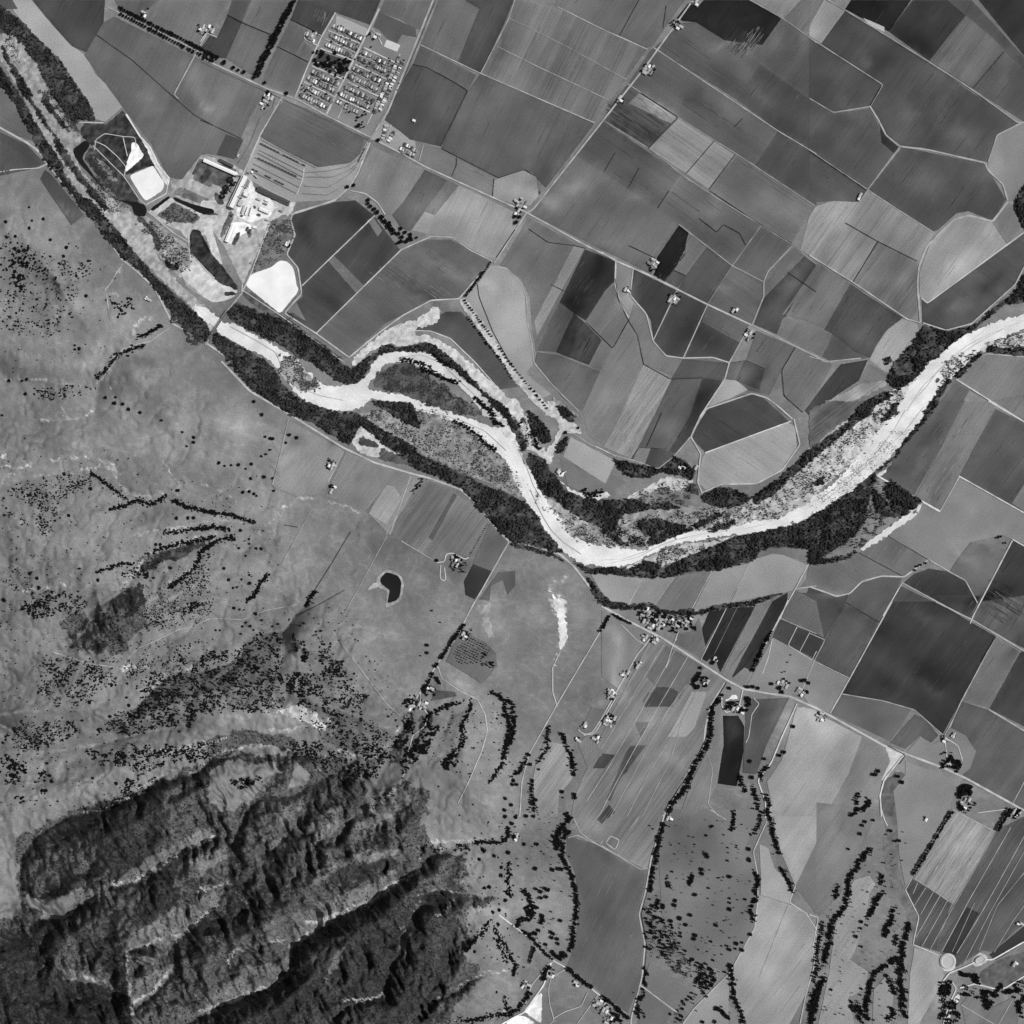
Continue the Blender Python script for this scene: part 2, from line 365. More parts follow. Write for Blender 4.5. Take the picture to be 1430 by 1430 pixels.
ROADS = """
2.6 172:01 0,385 440,590 640,660 860,780 1140,920 1335,1020 1495,1110 1935,1310 2165,1412 2565,1635 2765,1730
2.8 180:13 0,345 100,405 300,490 700,690 1000,830
1.8 165:13 1000,830 1430,1040 1485,1075 1725,1050
2.5 160:00 700,40 1430,395
2.6 168:00 4614,0 4290,453 4028,786 3551,1392 3503,1420 3289,1754
3.0 165:01 1550,0 1335,530 1250,740 1135,920
3.0 180:01 545,650 400,900 290,1150 250,1240
2.2 185:01 1130,950 1050,1150 990,1250 900,1330 700,1400 600,1430
2.4 180:11 900,0 700,60 620,85 600,125 630,230 575,360 650,450 675,620 560,750 770,885 990,1045
1.6 195:11 1160,100 880,370 675,570
1.8 190:11 1340,325 1090,570 770,885
1.9 190:11 990,1045 1190,880 1340,770 1535,665 1720,655 1940,400
1.6 180:12 600,400 460,330 340,245 200,240 0,330
1.8 168:12 510,560 600,435 700,450 800,550 835,650 840,800 870,950 885,1080 1000,1220 1180,1400
1.4 205:12 60,865 200,870 330,920 500,1085 660,1265
3.2 182:00 -60,820 0,850 180,950 260,1010 340,1120 420,1220 520,1340 600,1430 700,1560 810,1725 900,1795 1030,1915 1100,2055 1150,2155 1300,2235 1480,2355 1630,2500
3.2 182:11 140,1070 330,1270 620,1440 700,1490 950,1645 1160,1745 1430,1825 1515,1845
3.2 182:22 180,510 400,590 520,700 600,810 720,935 900,970 1060,1020 1150,1100 1250,1230 1400,1380
3.2 182:33 0,30 200,140 400,240 600,370 830,520 940,580 1100,610 1250,630 1430,710
3.4 185:34 40,705 500,960 900,1110 1050,1180 1430,1390 1530,1450
1.6 190:22 720,935 440,1430
1.6 188:32 490,0 370,240 250,400 130,600 50,730
1.6 188:32 1390,90 1320,210 1030,700 850,1020 805,1200 790,1430
2.2 180:33 345,220 240,350 110,580 0,780 -60,870 -120,890
2.5 178:33 820,540 720,700 690,850 680,960 540,1200 410,1430
2.5 180:43 430,0 330,330 290,560 250,700 290,900 270,1120 200,1380 195,1430
2.0 205:33 1300,680 1200,900 1130,1070 1040,1190 1090,1330 1090,1440
1.6 170:02 130,300 530,490 1290,820
1.4 165:02 760,-10 720,120 530,490
1.3 158:02 640,310 900,440 1380,665
1.2 150:02 715,120 1100,310 1500,530
1.6 165:02 1040,45 1350,200 1640,330
1.6 160:03 350,320 1170,870 1430,1025
1.6 165:04 0,1000 385,1265 830,1550
1.6 150:03 985,0 1210,125 1430,285
1.6 155:04 0,250 490,565 405,710 160,750 0,655
2.0 150:04 120,0 240,70 790,410 1100,610 1380,815 1430,820
2.6 165:04 405,710 460,800 510,900 600,975 800,1000 1170,1085 1190,1135 1290,1230 1320,1335
2.0 160:04 1190,1080 1250,900 1400,825 1530,780
3.2 168:14 1320,10 1220,140 1060,100 960,130 860,225 780,310 730,440 720,560 740,810
1.4 160:04 600,980 390,1260
1.5 150:03 175,560 510,785 905,1030 1420,1370
1.5 150:13 1270,295 1060,165 790,0 540,-165 315,-345 0,-540
2.4 185:13 95,400 90,560 130,700 180,780
2.0 182:13 210,460 190,630 300,760 345,940 430,1035 545,1050 740,1045 850,1080
2.4 178:13 850,1080 820,1190 660,1430 595,1575
1.5 175:13 705,695 545,1045
1.4 170:13 500,600 345,930
1.8 175:13 985,835 850,1080
1.8 160:13 1270,300 1110,470 1080,540 1080,640 1000,830
1.4 160:13 515,160 870,435 1075,540
1.2 150:13 1060,170 870,435
1.0 140:13 870,435 705,690
2.2 172:14 0,365 290,545 650,790 740,815
1.6 205:14 745,650 785,685 1425,215
2.0 178:14 755,815 910,865 1080,820 1370,560 1430,440 1530,300
2.2 200:14 975,1190 1360,1430 1530,1540
1.6 175:14 990,1190 1110,1050 1180,1020 1430,1042 1530,1042
2.4 175:23 595,240 620,180 700,50 850,0 1000,-50 1100,-20 1180,40 1270,120
2.2 185:23 595,240 660,350 640,540 670,615
1.8 210:23 690,345 1000,230 1260,135
2.4 180:23 1280,120 1320,290 1200,460 1030,550 790,555 670,610
1.6 200:23 1390,1060 1290,1250 1190,1430 1050,1700
1.6 180:23 1290,1250 1430,1230
1.4 170:23 -40,300 80,360 230,400 375,452 480,370 590,240
2.8 215:24 440,490 700,640 870,735
2.0 205:24 1190,0 1430,140 1530,200
2.0 200:24 995,500 1430,745 1530,800
1.5 180:24 1000,500 870,735
1.6 180:24 530,900 930,1135 1040,1195 1120,1345
2.0 190:24 1350,930 1090,1430 1070,1480
2.4 185:24 0,1235 100,1270 180,1300 270,1280 350,1200 480,1165 630,1170 800,1050
2.0 185:24 620,1205 490,1430
1.8 170:24 620,1210 1020,1430
2.0 195:24 1430,965 1350,920
2.0 180:34 550,0 270,510 140,740
2.2 175:34 840,0 1080,120 1430,330 1530,390
1.6 170:34 1240,235 1010,665 940,820 900,890
1.5 165:34 220,615 490,660 700,720 880,880
1.4 170:34 0,210 105,255 35,390 -60,620
1.4 165:34 0,380 265,510
2.6 165:34 1190,715 1430,860 1530,920
1.2 180:34 1430,1200 1350,1350
1.4 205:44 640,535 730,715 690,900 860,970
1.3 177:44 680,465 640,535
1.0 172:44 700,460 965,635
1.0 162:44 1240,150 970,630
1.0 167:44 720,490 690,560
1.0 167:44 775,520 700,640
1.0 167:44 825,550 740,700
1.1 172:44 870,575 710,850
1.0 167:44 920,605 745,920
1.0 167:44 965,635 800,940
1.1 172:44 1340,120 1060,610 880,950
0.8 162:44 1100,620 950,950
1.1 172:44 1430,180 1150,680 980,960
1.0 162:44 1430,280 1200,690 1020,1040
1.0 162:44 1430,420 1250,640 1130,940
1.0 157:44 1530,500 1350,750 1230,950
2.2 215:44 860,1180 930,1090 1030,1050 1140,1000 1220,1000 1430,880 1530,860
2.0 225:44 1000,1190 1100,1160 1240,1195 1300,1190 1430,1110
1.6 215:44 890,1430 930,1300 980,1190 950,1150
1.2 180:44 1010,1300 1230,1430
1.2 170:44 1260,1430 1350,1270
2.2 205:34 480,1430 470,1290 500,1180 620,1030 640,1020
1.6 205:44 480,0 500,70 520,110
1.5 190:44 0,700 60,720 20,930 60,1050
1.6 185:43 1430,830 1410,1060 1360,1230 1320,1430
1.4 190:43 1100,80 1010,280 1040,440 1040,600 1020,790 850,1090 610,1330 540,1430
1.4 185:43 850,1090 860,1200 900,1300 960,1430
1.4 190:43 260,1170 500,1350
1.6 190:43 1290,510 1250,620 1360,690 1430,800
1.2 165:43 1240,640 1050,1120
1.3 175:43 0,240 260,400 310,390
1.5 190:43 30,220 60,175 120,205 90,270 30,225
1.4 175:43 0,1240 90,1300 180,1370
2.0 205:42 650,700 850,850 1020,1010 1130,1070 1300,1220 1430,1310
1.2 200:42 1020,1010 980,1030 870,1170 830,1290
1.2 190:42 1100,1060 1000,1120 980,1200 990,1300 1020,1400 990,1430
1.2 185:42 1020,1390 1080,1350 1200,1310 1240,1220
1.2 185:42 1310,1235 1170,1430
2.2 225:42 670,1430 740,1390 820,1350 950,1170 1000,1020
1.2 175:42 1110,190 1170,170 1300,230 1430,300
1.2 170:42 1150,60 1200,160 1300,230
1.2 185:32 250,440 270,510 400,600 510,650 560,750 575,860 540,990 450,1200 380,1340
1.5 190:32 180,750 130,680 130,610
1.2 185:32 180,760 160,830 80,890 40,1030 0,1060
1.6 205:22 240,1075 290,1070 300,1020 340,1010 430,1055 450,1040
1.4 205:22 265,1090 260,1180 280,1200 300,1190 290,1110
1.2 170:22 0,930 100,990 240,1075
1.2 175:21 950,340 850,540
1.2 160:21 740,720 540,1090
1.4 165:21 585,120 540,330 480,560
1.3 175:21 1400,500 1260,890
1.2 160:21 1240,900 1050,1250 950,1430
1.0 170:31 880,200 1240,680 1330,760
1.2 215:32 1010,440 1010,600 1040,700
1.2 200:32 1060,330 1010,440
1.0 165:33 410,290 200,640 0,980
1.0 170:33 490,320 210,820 60,1080 -100,1330
1.0 180:33 575,365 350,750 100,1200 -20,1430
1.0 165:33 560,560 430,740 250,1080 60,1430
1.0 165:33 640,590 540,780 320,1130 170,1430
1.0 165:33 540,780 460,1050 270,1430
1.2 190:33 830,45 660,390
1.0 120:33 900,45 750,350
1.6 190:33 1240,-10 1190,110 1145,180
1.2 190:33 1300,170 1240,290 1400,390 1430,330
1.0 190:33 1385,205 1320,330
1.0 180:33 1190,112 1430,215
1.4 190:33 1135,250 1110,370 1070,480
1.4 215:33 940,590 915,700 830,740 800,700 800,640
1.2 185:33 1010,640 1050,680 1000,750 980,900 960,940
1.0 175:33 700,1000 740,1120 710,1350 780,1430
1.2 180:33 130,150 240,260 300,290
1.2 190:33 500,250 480,275 430,440
1.6 200:33 510,200 490,260
1.2 185:23 270,1180 180,1355
1.2 180:23 735,1130 600,1385
1.0 175:23 985,1080 850,1340
1.2 200:00 630,1000 640,930 700,890 820,910 900,915 910,980
1.2 205:00 630,940 700,970 780,1040 840,1110 830,1170
1.2 205:00 820,910 840,1000 850,1040
1.4 190:00 620,970 830,1180 930,1330 980,1370
1.4 205:00 530,815 690,820
2.6 215:00 840,760 940,920 1000,980 1060,1110 1130,1190
1.6 205:00 1120,1210 1110,1290 980,1360
1.4 190:00 -20,1150 100,1130 260,1120 320,1090
1.4 185:00 1380,220 1160,630 1190,660
1.6 185:10 980,70 1160,220 1260,280
1.6 190:10 1430,110 1300,160 1250,240 1260,310
1.6 190:10 1280,360 1360,450 1430,520
1.8 190:11 280,560 275,620 340,480 470,130
1.6 185:11 285,600 540,770 960,1080
1.2 175:10 820,420 780,480 740,550 700,600
1.2 185:10 710,620 730,760
1.2 175:10 1140,840 1000,940 900,960 800,1000 780,1060 660,1210
1.0 175:30 830,400 920,310 1020,270 1180,190 1300,160 1400,110
1.0 175:30 340,330 460,370 610,415 760,435
1.0 165:31 0,140 80,110 280,120 430,60 640,20
1.8 205:01 1060,290 850,205
2.2 190:01 1060,290 850,205
2.2 190:01 800,325 1020,405
2.2 188:01 740,440 950,530
2.2 188:01 690,548 900,650
3.0 185:01 1190,60 1060,320 940,560 840,760
2.2 185:01 900,85 810,240 720,430 630,650
2.4 188:01 1080,315 1300,420
2.2 188:01 1030,430 1240,530
2.2 188:01 980,548 1190,645
2.2 188:01 920,655 1130,750
1.6 185:01 1330,360 1110,830
1.0 195:01 960,690 915,790
1.0 195:01 830,260 1030,350
1.0 190:01 1060,370 1260,455
1.0 190:01 715,500 915,590
1.0 190:01 1010,480 1200,575
1.0 190:01 680,600 870,700
1.0 190:01 960,610 1150,700
1.8 185:01 700,215 690,260 790,310
1.2 185:01 720,205 810,240
1.4 165:01 -120,1270 0,1040 60,1030 230,1100
1.4 190:01 0,280 40,220 110,250
1.5 190:01 1210,300 1180,240 1140,190
1.0 210:01 750,420 860,420 910,480
1.6 190:01 1000,1270 1100,1290 1180,1350 1230,1430
1.2 200:01 640,1300 680,1200 690,1120
1.2 190:01 1270,830 1230,950
1.2 185:02 150,970 120,1075
1.4 200:32 1180,850 1210,880 1270,885 1300,860 1430,640
1.4 215:32 250,440 230,430
1.0 170:14 0,1040 150,1075
1.2 180:43 720,0 830,70
1.0 150:24 800,1060 530,895
1.0 180:22 1120,200 1260,290 1330,320 1430,370
1.2 180:44 1240,150 950,0
1.2 205:34 900,900 915,1040 930,1060
1.4 200:34 900,900 990,960 1020,1060
1.0 215:34 1120,1405 1320,1380
"""
RAILS = """
0.8 118:01 0,410 430,605 850,800 1120,930
0.8 110:01 500,650 480,720 400,780 330,960 250,1090
0.8 105:01 540,670 400,910
0.7 118:01 400,930 770,1120
0.7 100:01 395,960 700,1110
0.7 110:01 390,1000 690,1150
0.7 100:01 380,1020 680,1180
0.7 105:01 360,1050 670,1200
0.7 112:01 350,1090 660,1250
0.7 100:01 340,1140 640,1290
0.7 115:01 700,1150 850,1140 980,1110 1060,1050 1110,960
0.7 112:01 700,1180 880,1180 1000,1130 1080,1060
0.7 118:01 690,1240 850,1250 980,1170 1040,1110
0.7 112:01 680,1290 850,1300 960,1230
0.9 90:01 1560,20 1345,550 1270,740
"""
DITCHES = """
1.3 200:24 640,60 560,200 430,370 260,510 120,620 0,690
0.9 196:24 760,40 640,200 500,330 380,430 240,560 80,680
1.0 200:14 1430,800 1200,890 1060,960 960,1040 860,1130 780,1240 700,1330
0.9 196:14 1300,850 1100,960 900,1100 760,1230 650,1400
1.2 165:22 860,590 900,680 950,780 1000,860 1080,940 1200,1020
1.0 172:22 780,320 830,420 880,560 930,640
1.0 202:23 0,1060 150,1050 330,990 500,920 700,880 900,860 1100,820
0.9 196:23 60,1080 240,1040 420,950 600,900
1.2 180:11 200,840 350,920 500,1010 560,1150 640,1240 800,1300 950,1330
1.0 172:12 0,1040 150,1030 280,1090 420,1230 560,1360 650,1440
1.0 172:22 20,40 200,70 400,130 560,200 700,330
0.9 62:00 640,230 880,400 1150,640 1300,770 1430,840 1335,800
0.8 60:00 1430,840 1620,930
0.9 48:02 80,430 170,450 250,490 350,545 445,605 265,975
0.9 55:02 270,990 650,1185 820,1130 890,1170
0.9 48:02 620,1190 610,1310
0.9 48:02 370,1050 370,1100 340,1170
0.9 48:03 250,0 185,120 120,240
0.8 48:03 430,40 410,190
1.1 40:03 260,620 510,782 310,990
0.9 45:03 750,940 565,1155
0.9 45:03 890,1030 715,1260
0.9 55:03 90,1020 20,1140
0.9 55:03 250,1120 180,1250
0.9 45:03 450,1270 375,1385
0.8 60:03 720,1270 1065,1500 1265,1620
0.8 55:03 880,850 940,790
1.1 38:12 635,380 760,195
0.9 50:12 510,560 520,640 610,870 740,1110
0.9 50:12 850,190 980,280 1150,300 1230,320
0.8 52:12 1000,560 1090,605
0.9 40:12 1230,810 1410,985 1520,790
1.0 45:13 90,520 110,650 180,800 240,900 280,1090
0.9 45:13 180,300 360,385
0.9 50:13 280,1090 460,1190 670,1180
0.9 50:13 650,120 770,215 810,160 920,220 960,300
0.8 50:13 860,1080 960,1065 1090,1125
0.8 55:13 1430,610 1240,480
0.9 48:14 290,545 460,270
0.9 55:14 240,150 450,270 720,405
0.9 55:13 1290,980 1200,1130 1215,1300 1340,1410
0.9 60:13 470,460 560,500
0.9 45:23 400,80 300,305
0.8 60:23 200,385 250,310 430,320
1.1 60:04 0,1005 385,1268
1.1 50:04 480,575 405,705
0.9 45:24 120,-2000 121,-2000
1.0 45:01 490,240 270,150 180,100
0.9 45:01 510,310 640,375 720,415
1.0 40:01 600,130 810,235
0.9 55:02 445,605 265,975
0.9 60:34 240,5 465,135
0.8 60:24 330,1010 620,1165
0.8 62:24 530,900 800,1060
0.9 52:34 1140,400 1240,235
0.9 62:04 1300,340 1090,590
1.3 55:33 830,540 735,690 700,900 600,1110 420,1390
1.0 60:43 440,0 345,320 300,560 265,690 300,900 285,1110
1.0 50:32 975,830 970,900 980,980 900,1080
1.0 80:21 1000,870 870,1090 800,1200 740,1290
1.1 76:21 640,1430 780,1360 960,1260
0.9 45:21 560,825 650,840
1.2 60:34 520,960 640,1020 600,1080
"""
# kind radius(px) spacing(px) jitter(px) rows
TREE_LINES = """
avenue 2.3 4.3 .35:00 790,50 1000,160 1200,255 1430,375 1460,390
avenue 2.0 4.4 .35:00 800,95 1000,195 1200,300 1300,355
avenue 1.9 4.6 .3:00 1310,350 1430,415
avenue 2.4 4.0 .3:01 30,355 120,400
avenue 2.2 4.0 .3:01 20,385 80,412
belt 2.6 4.0 1.3:01 635,5 560,150 500,270 450,370 400,470 385,520
belt 2.4 4.2 1.2:01 615,15 545,140 475,260 430,350 390,450 365,520
avenue 3.0 5.5 .4:01 150,415 175,428
avenue 2.7 6 .4:01 205,445 240,465 275,478 312,495
avenue 2.7 6 .4:01 415,550 450,560
wind 2.6 3.6 .6:32 415,160 350,250 300,330 265,380
wind 2.8 3.8 .6:32 250,410 225,435
wind 2.6 3.6 .5:32 215,475 180,540 140,600
wind 2.6 4 .6:32 235,500 265,550
wind 2.0 4 .5:33 10,180 50,95
wind 2.0 4 .5:32 1320,200 1390,90
wind 2.0 3 .6:33 70,80 150,125 205,150
wind 2.1 3.4 .6:33 1135,190 1080,290 1040,380 1000,460
wind 2.6 3.4 .8:33 655,470 610,540 635,570
wind 2.5 3.8 1.2:34 1030,1220 1000,1300 980,1290 1050,1250 1060,1290
wind 2.2 3.8 .5:44 950,10 900,80 850,170 800,250 750,330 700,410 685,440
wind 2.6 3.4 .6:44 1330,-10 1290,70 1250,135
wind 2.4 4.0 .7:42 810,800 850,830 890,870 930,920 970,960 1010,995
wind 2.8 4.0 .5:42 1110,1050 1150,1090 1240,1160 1270,1180
wind 2.8 3.8 .5:42 1340,1235 1430,1310 1520,1390
wind 2.0 3 .5:42 890,910 870,970 855,1020
wind 1.8 3.5 .6:11 1190,110 1290,230 1250,170 1290,230
wind 2.8 5.0 1.5:11 1150,60 1230,130 1270,180 1290,210 1350,250
wind 2.4 4.5 1.2:11 1300,290 1350,275 1400,260 1410,230
wind 2.2 6 1:01 1110,1340 1150,1390
wind 1.8 3.6 .4:12 600,410 520,520 460,600 430,640
wind 1.6 4 .8:12 420,660 480,740 540,820 610,910
wind 1.5 5 .8:12 640,960 740,1100 830,1210 980,1390
wind 1.4 4 .8:12 440,770 550,920 680,1080 740,1190
creek 2.2 3.0 1.2:33 790,640 735,710 730,780 725,900 700,970 640,1050 590,1150 560,1250 470,1340 450,1400
creek 2.3 3.2 1.5:43 415,90 390,180 370,290 345,390 330,470 330,540
creek 1.8 4.0 1.5:43 1060,10 1060,60 1040,120 1000,170
creek 2.0 3.6 1.8:33 1110,1090 1070,1140 1050,1190
creek 2.0 4.0 1.2:33 920,1150 940,1220 960,1265
creek 2.0 4.0 1.2:33 1000,1230 1030,1310 1040,1380
creek 2.0 4.0 1.5:33 1090,1280 1105,1350 1110,1400
creek 2.2 4.0 .8:43 1100,10 1130,80 1150,180 1170,260 1180,290
creek 1.8 4.0 .7:43 1190,380 1240,470 1270,550
creek 1.8 3.6 .6:43 875,10 880,100 865,135
creek 1.7 4 .6:43 735,100 720,125
creek 2.2 3.2 .7:43 605,430 595,480 580,500
creek 2.2 4.0 1:43 1015,410 1045,480 1020,530 1030,580 985,670 1015,740
creek 2.2 3.8 1.2:43 850,1030 870,1140 880,1250 930,1340 940,1420
creek 2.6 3.4 .8:43 760,1320 820,1360 850,1390
creek 2.3 3.4 .9:32 1080,880 1090,940 1120,1000 1150,1080 1150,1160
creek 1.4 4 1.2:32 990,830 970,900 985,970 930,1040 900,1080
creek 1.8 4 .8:32 850,1010 820,1080 800,1120 740,1170
creek 1.8 3.6 1:32 880,1190 865,1260 890,1400
creek 2.2 3.0 1.5:32 680,640 700,720 720,800 725,880 700,950 680,1030 680,1080 640,1130 590,1200
creek 2.0 3.0 1.2:32 720,650 750,720 760,800 740,900 710,980 690,1010
creek 1.9 3.0 1.0:32 600,600 640,620 690,650
creek 1.8 2.8 2.2:32 480,670 440,760 400,830 420,900 400,960 340,1020 280,1080
creek 2.0 3.2 1.5:32 390,670 300,700 240,730 180,760 160,800 220,860
creek 2.2 3.0 .9:42 1090,30 1130,60 1090,100 1050,160 1040,220 1080,240 1070,300 1090,350 1130,420 1150,480 1165,540 1170,640 1165,720 1150,800 1145,880 1120,940
creek 2.3 3.0 2.0:42 1060,120 1020,200 1040,260 1110,150
creek 2.3 3.3 1.5:42 1000,940 1050,990 1090,950 1100,980
creek 1.9 2.8 1.0:42 480,230 540,215 600,220 660,225 690,200 720,180 710,110
creek 1.7 2.8 1.0:42 720,350 715,430 710,500 725,560 740,590
creek 1.8 3 1.0:42 690,540 720,570
creek 2.4 3.2 1.5:42 810,530 850,580 870,640 830,660 850,700 900,640
creek 2.2 3.2 1.0:42 890,680 860,730 790,720 780,780
creek 2.3 3.2 1.0:42 930,700 950,730 920,760
creek 2.0 3.2 1.0:42 850,820 900,830 920,800
creek 2.2 3.4 1.0:42 590,740 540,830 500,860 470,900 430,940 400,880
creek 2.0 3.4 1.4:42 620,780 640,830 700,910 730,990 770,1030 750,1110
creek 1.6 3.0 1.5:42 620,860 670,940 700,1020
creek 2.4 3.2 1.2:42 1000,1040 960,1080 950,1130
creek 2.0 3.2 1.0:42 860,1210 840,1260 800,1290 780,1330 730,1360
creek 1.8 3.0 1.0:42 690,1250 700,1320 740,1360 600,1370 540,1390 400,1410
creek 2.3 2.8 1.6:44 400,260 350,320 320,390 280,430 260,480 260,560 240,640 200,700 150,740 140,800 130,880 110,960 105,1030
creek 2.3 2.8 1.6:44 100,1110 70,1180 40,1230 10,1300 20,1400
creek 2.1 2.8 1.6:44 90,1130 60,1200 30,1350 0,1430
creek 1.6 3.4 1.2:44 90,750 80,830 50,930 50,1050 30,1150
creek 2.2 2.8 1.6:44 490,550 440,600 430,660 390,720
creek 2.3 2.6 1.8:44 560,650 550,720 520,780 495,840
creek 2.2 2.8 1.5:44 660,750 650,830 620,900 620,980 560,1000 500,1040 430,1090 400,1180 390,1240 380,1310 390,1400
creek 2.2 2.8 1.6:44 620,1000 600,1090 610,1180 620,1260 620,1330 640,1380
creek 2.0 3.2 1.5:44 530,1130 550,1190 580,1230
creek 2.0 3.2 1.5:44 540,1310 570,1360 510,1400
creek 2.0 3.2 1.5:44 280,1280 300,1340 330,1300 340,1380 350,1420
creek 1.7 3.2 1.0:44 580,840 570,900
creek 2.0 3.2 .8:44 480,430 480,490
creek 1.8 3.2 .8:44 190,500 170,590
creek 2.0 3.4 1:34 330,1270 310,1350
creek 2.3 3 1.8:34 380,1310 400,1340 350,1380 270,1420
creek 1.8 2.8 .9:20 600,470 690,540 760,590 830,640
creek 1.9 2.8 .9:20 740,720 850,690 920,655 1000,690 1060,660 1110,630
creek 2.2 2.6 1.0:20 1150,660 1220,690 1300,720 1430,740
creek 1.9 3.0 1.2:21 10,725 100,745 200,755 290,790 370,800
creek 1.9 3.0 1.4:21 0,850 100,840 200,860
creek 2.1 2.8 1.8:21 0,1010 60,960 150,920 230,910
creek 1.8 3.2 1.5:20 640,1140 800,1090 900,1080
creek 1.8 2.8 1.6:20 1030,1000 1120,970 1300,930 1430,905
creek 1.8 3.0 1.5:20 1090,880 1200,870 1300,850 1430,835
creek 1.9 2.8 1.2:20 1430,940 1350,1000 1290,1120 1200,1190 1130,1240
creek 2.0 2.6 .8:21 455,1150 400,1210 370,1280 310,1340
creek 2.0 2.8 1:21 765,1265 740,1300 700,1370
creek 1.4 2.8 .8:10 640,1190 720,1110 780,1030 860,1000 960,965
creek 1.6 2.6 .6:10 920,915 1000,880 1080,830
creek 1.3 6 .8:22 140,510 110,560 80,610
creek 1.7 3.2 1.3:22 1210,600 1260,640 1340,600
creek 1.8 2.8 1.2:12 130,1120 220,1150 270,1180 320,1190 380,1220
creek 1.6 3.5 1.4:12 0,1060 90,1070 220,1130
creek 1.7 2.8 1.2:12 200,1010 280,1080 340,1110
creek 2.0 3.0 1.4:12 480,1310 560,1370 610,1420
creek 1.9 3.0 1.4:22 540,20 600,60 620,140 680,160
creek 1.6 3.5 1.0:22 350,130 440,180 520,230 550,270 640,330
"""
# hand placed oaks : tile  x,y ...   (radius px)
TREE_SPOTS = """
oak 2.0:43 730,115 697,172 838,340 712,522 852,590 852,620 955,597 729,877 742,1002 835,905 890,925 935,885 640,1020 470,412
oak 2.6:43 695,295 703,312 665,397 668,425 600,455 850,445 622,565 850,663 762,768 622,835 615,860 850,930 897,890 935,932 605,995 855,1030 490,605 485,635 590,700 560,765 520,722 460,740 340,640 410,650
oak 2.4:43 980,330 985,340 1048,462 978,262 990,830 672,1412 752,1410 820,1080 560,940
oak 1.3:43 720,403 785,453 810,450 708,590 702,944 645,932 830,735 815,740 905,600
oak 2.5:42 695,45 765,50 835,42 885,45 740,90 715,285 545,265 555,275 522,332 620,310 668,385 665,438 895,392 588,515 555,523 610,685 655,670 645,765 697,605 755,180 820,230 905,230 1010,400 1045,395 1070,395
oak 2.3:42 900,527 928,545 962,525 980,535 932,585 968,580 1062,738 1000,815 1015,825 1005,850 1040,860 1045,892 965,898 940,705 490,945 470,1430 637,1215
oak 1.3:42 550,448 648,322 1070,545 1130,577 1018,725 390,40 552,990 595,645 655,630
oak 2.4:32 848,1015 805,1115 918,1115 862,1082 695,1308 735,1350 878,1188 1155,1280 1158,1302 1072,1262 898,1318 740,1215 750,1190 770,1215 190,760 835,1425 690,1385 420,155 175,290 175,340
oak 1.5:32 252,1230 480,1350 130,360 208,60 262,138 1110,1090 1078,1303 770,1420
oak 2.5:33 1213,1000 1182,1023 1082,1045 1275,830 1000,1168 970,565 1005,565 1040,575 1130,545 985,1060
oak 1.3:33 1258,355 1237,403 1220,465 1200,470
oak 2.6:34 455,1125 440,1150 425,1148 587,1160 615,1200
oak 2.2:44 337,160 350,105 260,262 425,70 370,80 537,140 570,208 597,205 345,745 382,768 512,1105 345,910 345,1192 145,1197 340,790 310,843
oak 2.2:10 198,47 215,135 198,185 290,125 337,263 448,316 425,373 42,143 397,418 375,512 105,240 500,965 530,987 502,992 843,1010 855,1035 935,1412 818,1357 858,1390 772,1310 760,1350 575,636 62,1200 150,1200 180,1190 593,405 172,1288 705,1312
oak 2.2:21 412,92 360,5 435,238 470,250 485,252 408,368 440,355 465,325 125,412 162,432 205,428 255,425 340,420 300,452 335,517 430,505 483,515 492,598 327,603 358,618 375,632 595,225 643,245 572,278 283,608 218,1243 245,1240 328,950 325,920 375,980 405,983 303,1030 258,980 190,1190 275,1187 330,1213 327,1157 158,1115 225,1378 262,1387 370,1415 268,860 165,840
oak 2.3:20 1215,207 1290,243 1290,275 1245,300 1078,130 935,77 820,20 860,55 765,15 15,95 460,762 735,720 430,487 1040,955 1070,955 1137,1110 1025,1178 655,1192 605,585 700,545 1178,780 1253,778 1290,778 1060,1072 250,1180 205,1148 262,1243 30,1325 530,1115 1185,595
oak 2.2:30 775,1210 853,1187 620,1175 315,1075 265,1145 545,655 600,670 550,790 850,545 745,555 770,555 845,640 860,690 735,765 1263,830 1198,865 20,940 190,945
oak 2.0:31 103,190 130,192 270,215 305,140 282,165 335,162 355,190 410,125 480,165 520,150 590,120 665,160 690,145 770,200 805,195 1025,480 1005,518 925,530 965,540 1250,765 1300,790 1310,830
oak 2.4:01 575,627 452,615 200,1200 175,1255 150,1310 980,1247 1022,1235 1118,1335 1185,935 1160,1395
oak 2.4:12 760,110 790,112 768,148 0,190 30,215 65,230 105,250 70,265 40,275
oak 2.4:33 1365,600 1180,575 1200,600 940,720 970,640 975,660 970,690 965,720 850,575 800,620 745,400 760,385 735,410 415,100 565,180 620,175 1350,520 1375,540 1330,525 655,440 690,560
oak 1.8:00 950,105 965,95 990,60 1330,190 1325,170
oak 1.5:03 470,170 480,140 460,155 490,150 485,178
oak 2.2:22 1230,585 1285,610 1180,180 355,1060 375,1040 240,1060 1095,210
oak 2.0:24 1250,910 1270,900 1300,945 715,1100 740,1090 770,1080 700,1125
"""
